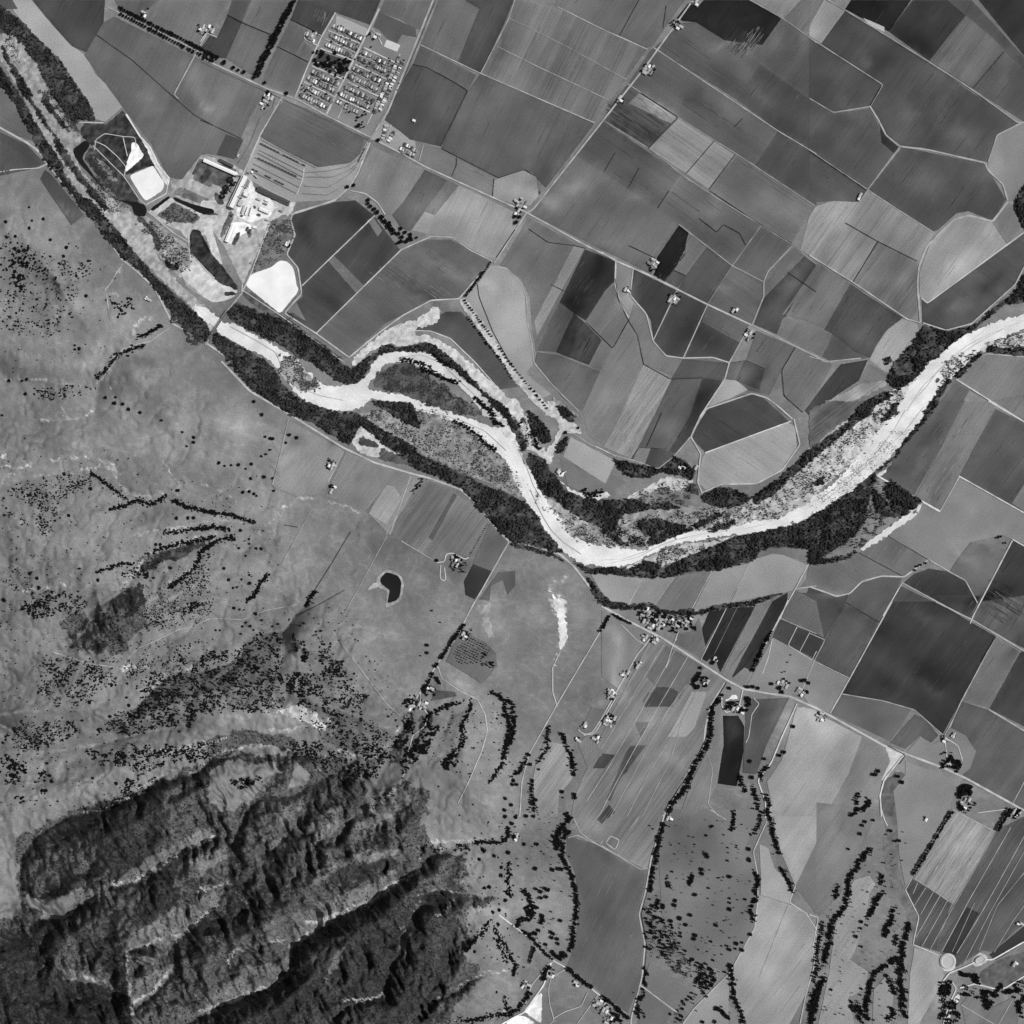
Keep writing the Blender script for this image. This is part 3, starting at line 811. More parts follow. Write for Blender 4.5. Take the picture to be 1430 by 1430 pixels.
# scatter zones: kind n rmin rmax
TREE_ZONES = """
oak 170 .4 1.4:20 0,200 700,300 1430,600 1430,900 900,1000 0,1000
oak 260 .4 1.4:20 0,900 900,1000 1430,1100 1430,1430 0,1430
oak 260 .4 1.4:30 0,0 1430,0 1430,500 900,500 500,900 0,800
oak 160 .4 1.4:30 0,800 500,850 1000,900 1000,1200 500,1400 0,1400
oak 110 .4 1.3:21 0,500 500,400 500,1000 600,1400 0,1430
oak 120 .4 1.3:10 0,150 500,250 900,600 700,1000 0,1200
oak 140 .4 1.4:31 1000,0 1400,800 1000,700 300,100
oak 130 .4 1.5:32 300,650 700,600 750,1200 400,1200 100,1000
oak 200 .4 1.6:42 400,0 1150,0 1150,900 750,1100 450,900
oak 150 .4 1.5:43 300,50 1000,50 1000,700 800,1050 350,700
oak 160 .4 1.6:44 120,500 650,100 650,900 600,1430 50,1400
oak 330 .9 2.1:10 0,230 150,290 300,340 420,420 600,390 620,450 500,600 490,760 440,850 300,900 100,900 0,860
oak 60 1.5 2.6:10 110,320 190,310 200,450 150,560 60,640 20,560 90,420
oak 34 1.5 2.2:10 700,620 800,640 920,670 920,720 850,760 780,800 735,740
oak 75 1.0 1.9:10 210,1230 640,1240 560,1280 340,1340 220,1290
oak 420 .7 1.7:20 30,560 200,530 500,490 640,480 560,600 400,650 400,780 330,900 250,870 230,700 100,640
oak 26 .8 2:20 0,640 100,740 200,830 120,800 40,760
shrub 420 .5 1.0:20 950,1230 1200,1180 1400,1000 1430,1430 940,1430
oak 110 1 1.9:20 1100,1260 1300,1120 1430,1000 1430,1120 1300,1300 1250,1430 1050,1430
oak 90 1 1.8:20 800,1180 950,1080 1010,1010 1060,1070 950,1180
oak 70 .6 1.4:20 20,1050 200,1120 260,1200 120,1280 20,1200
oak 260 .8 2.0:20 180,1260 500,1260 600,1320 560,1400 300,1430 180,1430
oak 60 1 2.2:30 140,0 340,0 280,110 200,120 150,80
oak 70 .8 1.8:30 700,60 850,60 860,250 800,380 620,410 680,250
shrub 300 .5 1.0:30 940,0 1430,0 1400,120 1180,180 960,200
oak 80 .9 1.7:30 960,90 1100,80 1080,200 980,190
oak 60 1 1.8:30 1240,0 1340,0 1300,120 1250,100
oak 60 .8 1.8:30 900,300 1200,260 1430,300 1430,380 1100,400 920,380
oak 440 .9 1.8:30 280,350 780,440 740,560 560,660 500,700 340,680 230,560
oak 330 .9 1.8:30 30,900 120,820 400,770 540,820 520,880 340,950 120,1040
oak 70 1.5 2.6:30 0,1000 80,1050 200,1100 130,1200 60,1230 0,1100
oak 22 1.5 2.6:30 230,1160 320,1110 350,1220 260,1300
oak 16 1.2 2.2:30 100,1340 170,1290 150,1370
oak 900 1 1.9:30 1050,480 1430,440 1430,720 1250,800 1050,830 930,900 800,900 650,860 700,780 900,700 980,600
oak 60 1 2:30 880,560 1050,500 1000,600
shrub 500 .5 1.2:30 830,400 1430,330 1430,460 1050,500 850,540
oak 1050 .9 1.8:31 0,450 220,420 260,300 380,200 500,200 560,260 520,480 560,560 560,720 400,740 200,740 60,680 0,700
oak 110 .8 1.8:31 0,340 120,350 240,320 200,420 0,430
oak 110 .8 1.8:31 600,180 740,380 700,410 620,330
oak 330 .8 1.9:31 560,480 740,470 760,600 700,700 560,620
oak 430 .9 2.0:31 740,200 900,310 920,400 1000,480 1110,620 1050,740 1000,700 850,760 760,600 800,440 760,300
oak 300 .9 1.9:31 700,640 850,760 1060,750 1200,830 1280,860 1290,930 1150,990 1000,960 850,900 650,800
oak 650 1 2.0:31 560,940 850,930 1100,980 1280,930 1400,800 1430,760 1430,860 1300,1000 1200,1120 1000,1240 900,1160 700,1060
oak 40 .9 1.7:31 1100,1330 1300,1210 1250,1340 1120,1400
oak 520 1 1.9:30 540,1010 660,980 850,990 980,970 1430,930 1430,1010 1300,1080 1100,1060 960,1130 780,1080 650,1070
oak 90 1 2:30 480,1410 760,1290 900,1250 1100,1130 1060,1190 800,1330 600,1400
oak 60 1 2:30 760,1280 860,1190 960,1130 950,1180 860,1300
oak 110 1 1.9:31 200,1180 340,1160 420,1180 300,1250 200,1230
oak 130 .8 1.7:32 0,760 80,740 60,860 0,980
oak 420 .8 1.9:32 0,1060 60,980 120,900 170,860 200,900 150,1000 60,1130 0,1180
oak 110 1 2:32 250,1050 380,990 390,1100 300,1130
oak 60 1 1.9:32 180,800 260,800 230,900 180,880
oak 170 1.1 2.4:43 270,640 350,560 400,640 420,760 520,850 560,950 600,1000 480,900 380,1000 300,1000 290,850
shrub 260 .6 1.0:43 400,900 480,900 600,1010 600,1120 540,1110 400,1000
shrub 60 .6 1:43 425,420 490,500 490,540 430,500
oak 150 1.2 2.3:43 600,1000 680,1030 800,1070 740,1140 690,1240 600,1330 500,1430 440,1430 480,1340 620,1180
oak 60 1 2:43 280,1040 310,1040 300,1180 280,1180
oak 50 1.5 2.3:43 210,1300 260,1170 300,1180 240,1400
oak 40 1.5 2.4:43 70,1350 140,1370 120,1430 50,1430
oak 120 .8 1.6:42 0,260 200,250 460,230 440,290 200,290
oak 60 .7 1.6:42 200,1410 560,1380 700,1330 820,1310 700,1400 400,1430
oak 40 1.2 2.2:44 510,1130 600,1000 650,1040 650,1400 600,1400 590,1200
oak 90 1.3 2.4:44 1000,1070 1100,1065 1135,1130 1080,1160 1010,1110
oak 170 1.4 2.5:44 1000,1200 1100,1180 1200,1230 1420,1120 1430,1180 1240,1260 1140,1340 1150,1240 1020,1230
oak 90 1.4 2.5:44 870,1160 960,1140 920,1260 870,1400 860,1250
oak 50 1.4 2.5:44 950,1300 1000,1250 1000,1430 900,1430
oak 40 1.4 2.5:44 1380,1280 1430,1200 1430,1430 1400,1400
oak 26 1.3 2.4:34 870,1000 920,1000 950,1040 930,1110 900,1110
oak 50 1.6 2.6:34 920,1070 940,1020 1010,1050 1020,1110 960,1140
oak 44 1.6 2.7:34 1010,1210 1070,1220 1080,1280 1020,1310 990,1290
oak 24 1 2:34 1050,1330 1110,1350 1100,1390 1060,1370
oak 24 1.3 2.4:34 970,1330 1060,1390 1010,1410
oak 30 1.2 2.4:34 1310,1390 1400,1380 1400,1430 1330,1430
oak 26 1.3 2.2:33 590,530 650,570 620,580
oak 24 1.2 2.1:33 670,520 700,500 700,570 660,560
oak 30 1.3 2.4:33 960,640 1000,640 1000,690 960,700
oak 36 1.2 2.2:33 810,660 910,660 900,700 820,720
oak 60 1 2:33 240,60 540,70 480,120 430,190 300,120 250,90
oak 40 1.2 2:33 460,200 520,90 530,110 480,230
oak 26 1 2:33 560,80 630,100 620,190 590,160
oak 24 1.2 2.2:01 185,1180 240,1210 225,1240 190,1230
oak 16 1.2 2.2:01 155,1240 180,1230 195,1290 160,1290
oak 22 1.2 2.2:22 310,1030 380,1020 440,1080 400,1140 330,1120
oak 12 1.0 1.8:21 840,380 900,400 900,470 830,460
oak 10 1.0 1.8:21 850,550 910,570 900,620 850,600
oak 26 1.2 2.3:32 390,170 470,200 430,260 380,230
oak 24 1 1.8:32 540,350 640,340 600,440 540,440
oak 30 1.2 2.3:32 150,560 230,560 200,620 150,640
oak 40 1.3 2.4:31 1340,640 1430,620 1430,720 1360,720
oak 60 .8 1.8:22 780,130 960,300 900,330 870,250
oak 80 .7 1.4:23 130,800 240,820 330,950 250,980 80,880
"""
WOODS = """
00:0,30 130,130 250,250 400,400 520,580 600,700 640,800 560,800 480,810 430,740 360,640 270,480 250,430 150,290 100,240 30,210 -40,220 -40,0
00:-40,430 0,440 60,520 130,620 200,750 260,850 330,960 400,1060 440,1180 560,1320 660,1450 600,1450 500,1320 380,1170 280,1040 200,880 100,690 0,560 -40,540
00:150,570 200,640 280,760 360,880 390,930 370,920 290,820 210,690
00:100,440 150,560 200,650 180,660 120,570 70,460
00:390,930 470,1050 560,1180 640,1300 610,1300 520,1190 430,1080 360,950
00:300,640 400,780 480,880 460,890 370,790 280,670
00:560,1180 640,1270 740,1400 700,1400 600,1290
00:20,300 80,420 140,500 230,650 200,630 100,500 30,380
10:520,-10 600,-10 700,110 800,220 920,370 1020,490 1130,590 1300,740 1400,850 1400,910 1350,960 1250,880 1150,760 1060,620 950,480 820,380 690,230
10:1090,390 1160,430 1200,410 1190,465 1130,450
11:-30,800 70,870 40,930 -30,930
11:90,880 200,930 400,1050 490,1110 540,1210 620,1290 720,1350 900,1400 950,1440 620,1440 450,1330 330,1240 220,1110 90,960
11:180,740 240,680 300,700 430,760 540,840 700,900 850,1000 960,1100 1010,1120 1060,1080 1150,1020 1200,1000 1190,980 1270,955 1310,980 1440,970 1440,1005 1250,1005 1180,1040 1130,1110 1080,1190 1020,1225 960,1220 850,1160 750,1080 640,1040 560,970 430,910 330,860 200,790
11:440,750 560,800 700,890 850,1000 950,1090 900,1110 800,1040 640,940 500,870
11:1140,1330 1250,1350 1400,1380 1440,1440 1300,1440 1170,1360
12:0,985 90,965 180,945 280,1000 370,1080 440,1150 520,1240 620,1320 700,1380 740,1440 690,1440 560,1310 440,1190 330,1100 200,1010 60,1010
12:0,1340 60,1370 90,1440 0,1440
22:0,30 60,50 130,140 130,180 40,150 0,130
22:615,0 700,40 740,120 800,220 850,310 820,350 780,260 730,170 690,90
21:450,-10 700,0 900,80 1040,80 1200,180 1440,310 1440,420 1380,400 1200,270 1070,160 1000,290 900,240 740,140 620,90
21:1140,0 1400,10 1440,80 1440,170 1300,110
22:0,240 60,320 180,380 300,430 430,490 560,560 700,610 850,690 920,770 960,860 1080,1000 1040,1010 900,970 730,930 660,870 580,780 500,690 400,580 280,520 170,480 100,450 50,420 40,360 0,330
22:850,350 960,380 980,440 1050,520 1080,590 1200,640 1280,650 1440,680 1440,820 1340,840 1200,790 1100,710 1030,650 960,620 920,570 880,480 840,400
22:850,60 920,120 990,200 1000,260 950,290 900,230 850,140
22:1040,30 1100,80 1170,140 1130,150 1080,110
22:1040,290 1110,240 1120,260 1070,350 1030,340
22:1140,1060 1250,1110 1440,1120 1440,1150 1240,1150 1190,1110
22:1230,1150 1300,1240 1380,1320 1440,1350 1440,1385 1340,1350 1270,1260
22:1350,870 1430,820 1440,920 1400,910
22:740,935 900,975 1050,1030 1100,1080 1000,1030 850,990 730,960
23:0,650 100,660 230,650 300,690 430,680 550,710 470,720 320,720 230,740 140,760 60,830 0,850
23:70,380 200,410 380,450 440,420 490,370 560,400 620,470 600,530 540,500 430,480 400,470 320,510 200,510 130,470
23:550,590 620,550 660,630 600,610
23:670,620 790,570 900,590 1000,650 900,710 750,700 680,670
23:1000,640 1150,540 1300,400 1440,270 1440,360 1280,500 1150,620 1020,690
23:240,800 380,780 470,810 560,830 620,860 520,890 380,950 300,960 330,900 250,860
23:600,830 720,760 830,740 720,800 640,850
23:700,850 860,800 900,790 830,850 720,870
23:0,860 60,820 100,900 190,960 120,960 30,900
23:0,1105 200,1110 300,1060 430,1110 560,1040 740,970 900,900 1080,870 1250,830 1440,770 1440,980 1300,980 1150,960 1050,1000 1010,1060 900,1090 760,1130 640,1130 500,1160 340,1180 0,1150
23:-60,1230 0,1270 60,1330 180,1355 340,1345 400,1390 500,1400 540,1380 640,1395 800,1350 980,1335 1140,1290 1230,1275 1130,1305 1000,1365 800,1380 650,1425 500,1420 380,1405 330,1375 180,1385 50,1370 -60,1290
24:0,770 120,710 300,590 440,470 450,500 400,620 380,780 300,900 150,1000 0,1090
24:400,560 560,700 690,740 560,780 450,740
24:540,520 640,590 750,670 690,730 560,690 500,600
24:0,1040 140,1050 330,1000 250,1060 100,1085 0,1090
24:440,470 560,380 620,290 700,180 780,90 840,0 865,0 790,110 700,220 640,280 580,370 460,470
24:0,330 150,220 260,130 330,50 400,0 460,0 430,70 300,160 200,240 60,350 0,380
24:470,130 530,60 560,20 600,0 590,40 540,120 490,140
24:20,540 100,510 90,550 40,570
14:760,830 910,870 1060,840 1140,800 1240,710 1340,640 1430,500 1530,420 1530,690 1430,680 1300,690 1200,780 1110,850 1000,920 930,970 860,1040 790,1080 760,1130 680,1200 600,1270 520,1210 540,1120 600,1040 680,960
14:490,1050 530,1030 560,1060 510,1100
14:310,1390 420,1310 520,1270 560,1300 450,1360 400,1440 330,1440
14:1530,980 1530,1030 1430,1030 1180,1010 1200,960 1300,985 1430,975
14:960,1170 1130,1010 1150,1015 1000,1185
14:950,1190 850,1330 780,1440 745,1430 830,1310 930,1180
04:1530,1150 1430,1230 1370,1330 1370,1380 1430,1500 1530,1560
14:1370,0 1530,0 1530,200 1440,200 1390,120
33:-60,-15 0,-5 60,25 180,40 350,30 400,60 470,75 520,50 640,75 800,20 980,5 1100,-10 1100,0 980,20 800,35 650,88 500,88 380,70 330,38 180,55 50,38 0,20
12:1040,1360 1060,1350 1180,1440 1100,1440
"""
SCRUB = """
900 1.0:11 560,1020 700,1130 800,1240 700,1280 600,1240 520,1100
1500 1.1:12 20,1110 180,1150 300,1260 430,1340 540,1430 390,1430 180,1340 0,1290
1400 1.1:22 0,0 200,60 400,150 560,260 700,400 740,500 700,600 560,530 430,480 300,420 180,370 60,310 0,230
500 .9:22 400,280 560,330 700,440 800,620 830,680 740,600 560,540
700 1.0:22 760,450 830,600 1000,700 1200,800 1430,900 1430,980 1130,900 960,700 900,640
500 .9:22 750,80 860,200 960,320 900,340 800,220
1600 1.1:23 0,850 240,780 600,720 1000,650 900,830 600,870 270,990 100,950
700 1.0:23 150,650 420,540 600,530 630,600 540,680 300,690 200,650
1200 1.0:23 950,720 1100,620 1430,350 1430,640 1200,760 1000,810 880,840 700,860
800 .9:23 300,1100 380,1010 560,950 740,930 900,890 700,980 520,1070 380,1120
1600 1.0:24 420,60 620,20 500,200 300,400 0,650 0,430 150,290 350,130
1500 .6:24 600,200 700,180 520,400 430,470 330,560 200,670 0,760 0,660 300,420
2600 1.3:24 200,680 440,500 740,670 690,720 560,800 300,1000 0,1060 0,780
900 .9:14 900,1060 1000,1010 1130,990 1100,1040 960,1170 800,1400 760,1420 870,1260
500 .9:14 400,1430 520,1290 640,1240 720,1170 640,1290 570,1430
400 .9:14 1200,940 1430,890 1430,960 1130,1010
900 1.0:23 1070,890 1430,780 1430,980 1150,960
700 1.0:00 250,600 340,600 480,780 560,900 500,920 380,760
500 1.1:00 600,1030 740,1100 790,1210 730,1200 610,1100
700 .9:00 540,1170 700,1200 880,1400 700,1430
900 1.0:10 900,90 1080,200 1300,380 1200,500 1050,360
500 .9:10 1040,100 1160,10 1340,110 1290,155 1120,140
500 .9:11 450,210 500,130 590,130 630,240 570,330 510,400 330,490
700 1.0:11 1170,1160 1300,1090 1430,1080 1430,1290 1250,1260
300 .9:11 600,750 560,800 900,1050 950,1050 700,880
600 .9:21 1040,80 1250,60 1430,190 1430,300 1200,180
200 .9:00 20,230 60,220 160,420 120,430
900 1.1:10 1150,750 1350,960 1250,890 1140,760
"""
# hills: drainage and crest lines with heights in metres (plan px)
VAL = """
30 700,1165 45 631,1180 60 602,1191 75 575,1219 92 551,1233 108 523,1256 130 473,1277 150 427,1308 155 414,1319 170 406,1355 190 379,1380 215 328,1395 245 280,1415 290 230,1445
35 678,1247 45 661,1250 60 644,1247 75 623,1242 90 604,1243 100 593,1252 120 575,1280 135 563,1308 150 561,1329 165 548,1340 190 538,1386 230 490,1403 260 450,1440
30 711,1359 60 677,1359 80 654,1367 100 638,1380 150 605,1400
20 735,1400 45 700,1425 80 640,1432 110 604,1427 140 590,1415
25 592,955 38 565,1010 48 545,1050 55 515,1058 62 490,1048 72 450,1035 84 400,1040 95 374,1041 105 332,1043 115 300,1057 125 272,1080 130 237,1078 135 188,1110 140 147,1127 145 100,1138 150 60,1160 152 28,1195 155 24,1250
60 500,1055 75 460,1080 90 437,1097 105 430,1120 130 405,1160 150 378,1188
75 460,1080 100 400,1112 125 370,1105 135 343,1134 150 324,1168 158 300,1166 170 262,1180 190 232,1196 215 200,1223 245 157,1235
150 324,1168 165 318,1200 180 318,1233 195 300,1262 208 280,1280 225 255,1300 240 235,1312 275 178,1327
210 280,1280 230 248,1305 250 246,1340 265 243,1350 290 228,1375 320 190,1403
175 322,1235 190 340,1255 215 362,1282
60 545,1052 80 530,1090 100 500,1130 125 478,1160 150 445,1172 175 425,1200
90 512,1115 110 545,1120 130 560,1150
160 20,1300 200 47,1320 215 65,1345 240 90,1367 255 137,1371 270 165,1395
165 24,1250 175 50,1280 190 95,1275 215 130,1250
10 430,705 15 395,730 20 350,735 28 300,715 35 250,700 42 185,690 48 165,660 55 110,650 65 40,665 72 -20,680
15 400,745 25 330,730 38 270,738 55 240,760 72 200,790 90 175,820 110 130,850 130 95,890
10 440,830 30 395,880 35 350,885 55 330,920 70 290,935 85 240,940 100 215,960 120 190,985
10 395,838 22 345,830 35 300,835 50 240,850
0 300,430 5 235,455 12 205,475 20 165,490 30 140,530 40 80,540 50 -10,530
28 140,530 34 132,580 45 50,588
60 0,1010 75 60,1050 90 130,1040 105 200,1020 120 260,1010
40 80,210 50 0,240
35 -20,400 20 60,400 10 150,380
"""
RID = """
95 -20,610 75 100,618 55 200,625 35 300,650 18 380,685
150 -20,740 125 60,720 100 150,745 60 260,722 30 350,745
190 -20,880 180 60,850 150 130,815 170 150,870 140 210,850 90 300,800 30 400,800
90 200,890 60 260,890 40 330,860
200 -20,1000 185 100,985 190 180,1010 200 260,975 190 330,960 195 400,960 180 450,985 150 500,1000 120 540,1015 60 572,985
150 420,900 120 470,920 80 510,960
190 40,1230 240 100,1190 260 150,1170 255 200,1145 215 260,1110 180 320,1085 150 370,1075 120 420,1070
330 60,1390 320 80,1330 300 120,1290 300 157,1265 330 178,1300 360 178,1370 400 185,1440
310 200,1290 280 245,1245 235 285,1205
350 190,1370 310 225,1340
300 270,1340 290 310,1325 265 350,1300 255 385,1275 235 420,1240 205 470,1215 175 520,1195 135 565,1165 80 610,1150
210 345,1215 190 360,1180 165 390,1140
200 450,1200 180 470,1180 150 505,1150
350 330,1430 330 380,1410 300 430,1370 270 460,1335 240 500,1300 200 545,1270 150 580,1240 110 612,1215 70 650,1200
290 490,1430 260 540,1420 230 575,1380 210 590,1335 180 610,1295 130 640,1270
240 570,1440 200 610,1410 150 640,1350 110 670,1300 60 700,1280
350 -20,1340 370 50,1400 390 120,1440
80 -20,300 70 40,330 60 90,410 45 130,470
110 -20,460 90 30,500
60 230,560 45 180,520 25 260,500
"""
HILLPOLY = "-60,180 0,185 60,240 100,295 150,350 200,405 235,460 290,500 350,550 400,600 440,650 430,700 480,800 560,850 590,900 640,925 700,960 730,1100 745,1200 745,1300 735,1380 745,1440 745,1560 -160,1560 -160,180"
CHAP = """
G:25,1165 100,1135 190,1105 240,1082 290,1062 340,1052 420,1052 480,1062 560,1092 600,1105 590,1150 610,1185 660,1200 645,1235 690,1260 650,1275 655,1310 650,1340 690,1350 650,1385 620,1440 -40,1460 -40,1290 22,1285 30,1260 22,1200
G:120,880 165,830 200,818 200,870 170,915 90,905
G:285,1030 340,1020 400,1025 420,1045 340,1045 290,1060
G:190,780 250,760 300,755 260,775 200,800
G:-40,835 -40,836 -39,836
G:545,1065 575,1020 595,990 605,1000 580,1040 565,1080
G:85,870 110,850 125,870 100,895
"""
GRASSY = """
G:157,1235 180,1215 200,1203 235,1184 270,1165 303,1150 305,1166 262,1182 232,1198 200,1225
G:178,1327 190,1300 215,1292 240,1268 270,1262 300,1243 310,1258 280,1282 250,1312 200,1322
G:280,1418 290,1392 325,1368 345,1350 379,1345 406,1330 412,1355 379,1382 328,1398
G:362,1306 375,1285 400,1280 430,1268 480,1250 530,1228 556,1212 553,1235 523,1258 473,1279 427,1310 414,1322 380,1318
G:430,1222 470,1200 520,1188 558,1186 556,1196 520,1202 470,1212 445,1235
G:85,1350 120,1355 150,1352 168,1390 137,1373 90,1369
G:172,1378 200,1365 246,1342 240,1362 215,1385 188,1408
G:185,1345 235,1312 250,1300 245,1320 215,1345
G:375,1170 400,1172 395,1186 375,1186 355,1160
G:440,1130 478,1130 470,1160 445,1175 430,1165
G:395,1130 425,1112 412,1140 390,1160
G:255,1205 285,1190 320,1180 318,1198 275,1225 240,1240
G:455,1365 470,1330 480,1320 475,1345 452,1375
G:100,1240 150,1240 165,1250 120,1262 95,1275 60,1280
G:300,1110 345,1080 385,1070 370,1100 330,1130 300,1135
G:490,1140 560,1095 575,1120 540,1150 500,1160
G:555,1320 562,1300 575,1290 566,1335
"""
THICK = """
G:-40,1290 20,1300 60,1322 66,1350 90,1372 137,1375 165,1396 185,1445 -40,1460
G:120,1130 150,1120 210,1110 240,1140 215,1190 180,1230 150,1225 130,1180
G:185,1300 200,1250 240,1205 290,1185 260,1230 235,1270 200,1290
G:420,1325 475,1285 540,1262 590,1240 640,1250 640,1330 610,1400 620,1445 320,1445 370,1405 415,1370
G:450,1238 480,1210 540,1200 556,1205 520,1225 470,1240
G:320,1240 345,1220 368,1275 350,1290 310,1290
G:95,1290 130,1300 175,1335 165,1370 120,1330
G:290,1060 330,1045 380,1045 300,1075 260,1090
"""
# clearings inside the brush
CLEAR = """
G:295,1075 320,1064 380,1062 395,1080 370,1085 350,1115 320,1130 292,1120
G:408,1058 436,1078 425,1092 402,1103
G:20,1250 60,1252 105,1250 100,1275 60,1282 45,1270
G:655,1265 680,1268 700,1280 690,1310 660,1320 648,1290
G:645,1200 700,1180 715,1200 700,1240 660,1235
G:660,1320 690,1315 710,1350 670,1360
G:505,1085 560,1060 580,1000 590,1010 565,1080 520,1135
"""
SMEARS = """
14 310,130 18 60 30
14 275,120 10 55 -20
14 205,135 25 14 30
14 215,155 14 8 0
20 292,155 16 8 40
12 420,150 50 16 25
-12 470,190 30 12 20
16 640,290 50 26 20
-14 760,235 12 60 32
-16 700,60 14 60 25
16 730,270 22 12 0
12 600,290 40 20 0
22 800,265 30 14 -35
18 770,280 30 10 20
12 720,320 60 20 20
-16 900,210 24 9 32
-22 862,152 14 7 20
-24 905,186 20 10 32
26 920,145 26 8 32
-20 870,180 26 8 32
18 1010,62 22 6 -15
18 1050,62 16 10 -30
-14 980,140 50 12 30
14 1020,160 40 10 34
16 1130,50 26 12 -60
14 1080,60 12 30 30
-10 1150,130 40 20 34
12 1060,130 30 12 34
-14 1120,190 60 14 34
-12 1010,110 40 16 34
12 930,245 40 22 34
14 890,270 30 12 0
18 855,340 16 20 20
14 1000,290 16 22 20
10 1100,300 40 20 34
14 1010,400 18 10 25
-14 990,330 40 16 30
12 1180,150 50 14 34
-14 1230,80 40 22 34
14 1210,85 8 12 0
12 1270,160 20 14 0
12 1330,180 40 20 34
-12 1290,150 50 20 34
10 1280,250 60 22 34
14 1380,240 16 30 20
12 1400,110 12 40 20
-14 1280,60 40 16 34
16 1340,370 40 20 -30
14 1310,400 10 40 30
18 1385,330 10 10 0
-12 1230,330 50 22 34
12 1180,300 40 20 20
14 1210,470 40 20 34
-12 1260,440 40 16 60
16 1340,430 26 10 -35
18 1330,425 14 6 -45
-14 1380,400 30 10 -35
16 1100,400 8 50 28
-14 1140,380 10 70 28
16 1035,520 16 16 0
-16 1060,530 10 30 28
14 1090,440 30 14 20
-14 980,470 40 20 28
-18 840,360 14 40 25
-22 800,430 14 26 25
-16 790,480 14 30 25
20 880,410 10 30 30
10 720,440 30 50 10
18 675,395 20 8 35
-10 610,420 50 8 35
-12 580,400 60 6 35
12 610,370 60 8 35
14 640,380 30 10 20
-12 560,460 30 14 35
14 430,450 20 14 40
-10 460,420 30 10 40
-14 430,330 26 12 40
-12 500,310 30 14 40
12 850,560 14 30 28
-12 830,520 10 30 28
14 930,600 24 10 28
-12 980,560 12 40 28
12 1310,570 8 40 30
-14 1300,600 12 26 30
16 1290,640 8 24 30
-16 1240,650 22 8 20
-12 1330,640 10 40 30
-14 1310,690 10 26 30
14 1370,760 30 16 0
14 1350,780 28 6 35
-14 1370,765 26 7 25
16 1160,830 26 6 -20
-10 1180,850 30 8 30
-14 1300,940 60 22 34
12 1290,860 26 10 34
-12 1230,880 40 18 30
14 1300,960 20 8 34
-12 1250,960 50 14 34
-18 1390,830 30 10 -20
-16 1365,840 30 12 0
16 1400,850 16 10 30
-16 1420,900 16 40 30
-18 640,520 10 30 -35
-20 680,570 14 30 -35
14 660,520 4 50 -42
14 1140,1000 50 14 60
-14 1180,1070 24 50 25
14 1170,1110 14 50 20
-14 1180,1150 12 20 0
16 1100,1000 20 30 0
-12 1060,1000 18 30 20
16 1020,1020 10 30 20
14 900,1010 30 14 -30
18 940,1060 22 12 40
-14 880,1050 14 26 30
16 830,1150 20 14 0
-14 850,1190 30 12 40
-10 840,1260 30 50 0
18 860,940 14 30 -10
20 865,905 8 26 -10
18 850,880 22 10 40
-12 900,930 8 30 30
16 860,960 10 26 -15
16 690,850 12 30 -10
14 680,880 14 14 0
-14 690,900 30 12 40
-18 680,920 30 6 25
-14 640,790 20 20 30
14 700,800 18 22 0
10 760,790 30 20 20
12 750,860 20 20 0
-14 700,960 16 14 0
18 650,960 26 8 30
-10 610,960 16 6 10
-14 450,770 14 10 20
-18 500,665 4 12 10
-18 505,740 3 16 10
-18 497,805 3 14 0
-10 500,700 26 14 20
16 400,640 16 8 -40
16 395,625 30 5 25
-14 420,615 14 8 -40
-20 465,625 5 6 0
-14 405,630 30 5 20
-14 385,760 12 14 30
-20 388,755 3 12 20
14 470,860 30 10 -20
10 130,480 60 14 10
14 120,510 60 12 5
14 330,600 60 12 18
12 100,420 30 20 10
-8 170,540 60 14 10
14 115,615 10 14 20
12 30,330 40 20 0
-16 200,505 16 8 30
14 80,305 20 20 -45
16 130,310 40 14 20
10 90,350 20 8 0
12 150,950 40 10 -30
14 100,1060 60 14 -30
16 130,1090 60 10 -30
16 75,1030 30 12 0
12 60,1110 60 14 -30
20 330,1000 40 8 -10
18 420,1010 60 12 10
14 300,1040 50 5 -5
12 190,690 60 16 0
10 130,740 60 20 0
10 250,780 40 12 -10
8 380,800 50 20 0
-8 340,790 40 20 0
16 690,1270 30 6 20
14 760,1280 30 60 10
-14 640,1250 40 10 0
-14 720,1290 14 20 -30
-14 970,1180 40 30 20
14 1090,1300 40 30 20
12 1060,1350 40 20 20
-14 1330,1210 10 30 30
14 1330,1180 30 6 -35
18 1310,1400 14 40 20
-10 1290,1360 14 30 0
14 1360,1100 30 10 20
"""
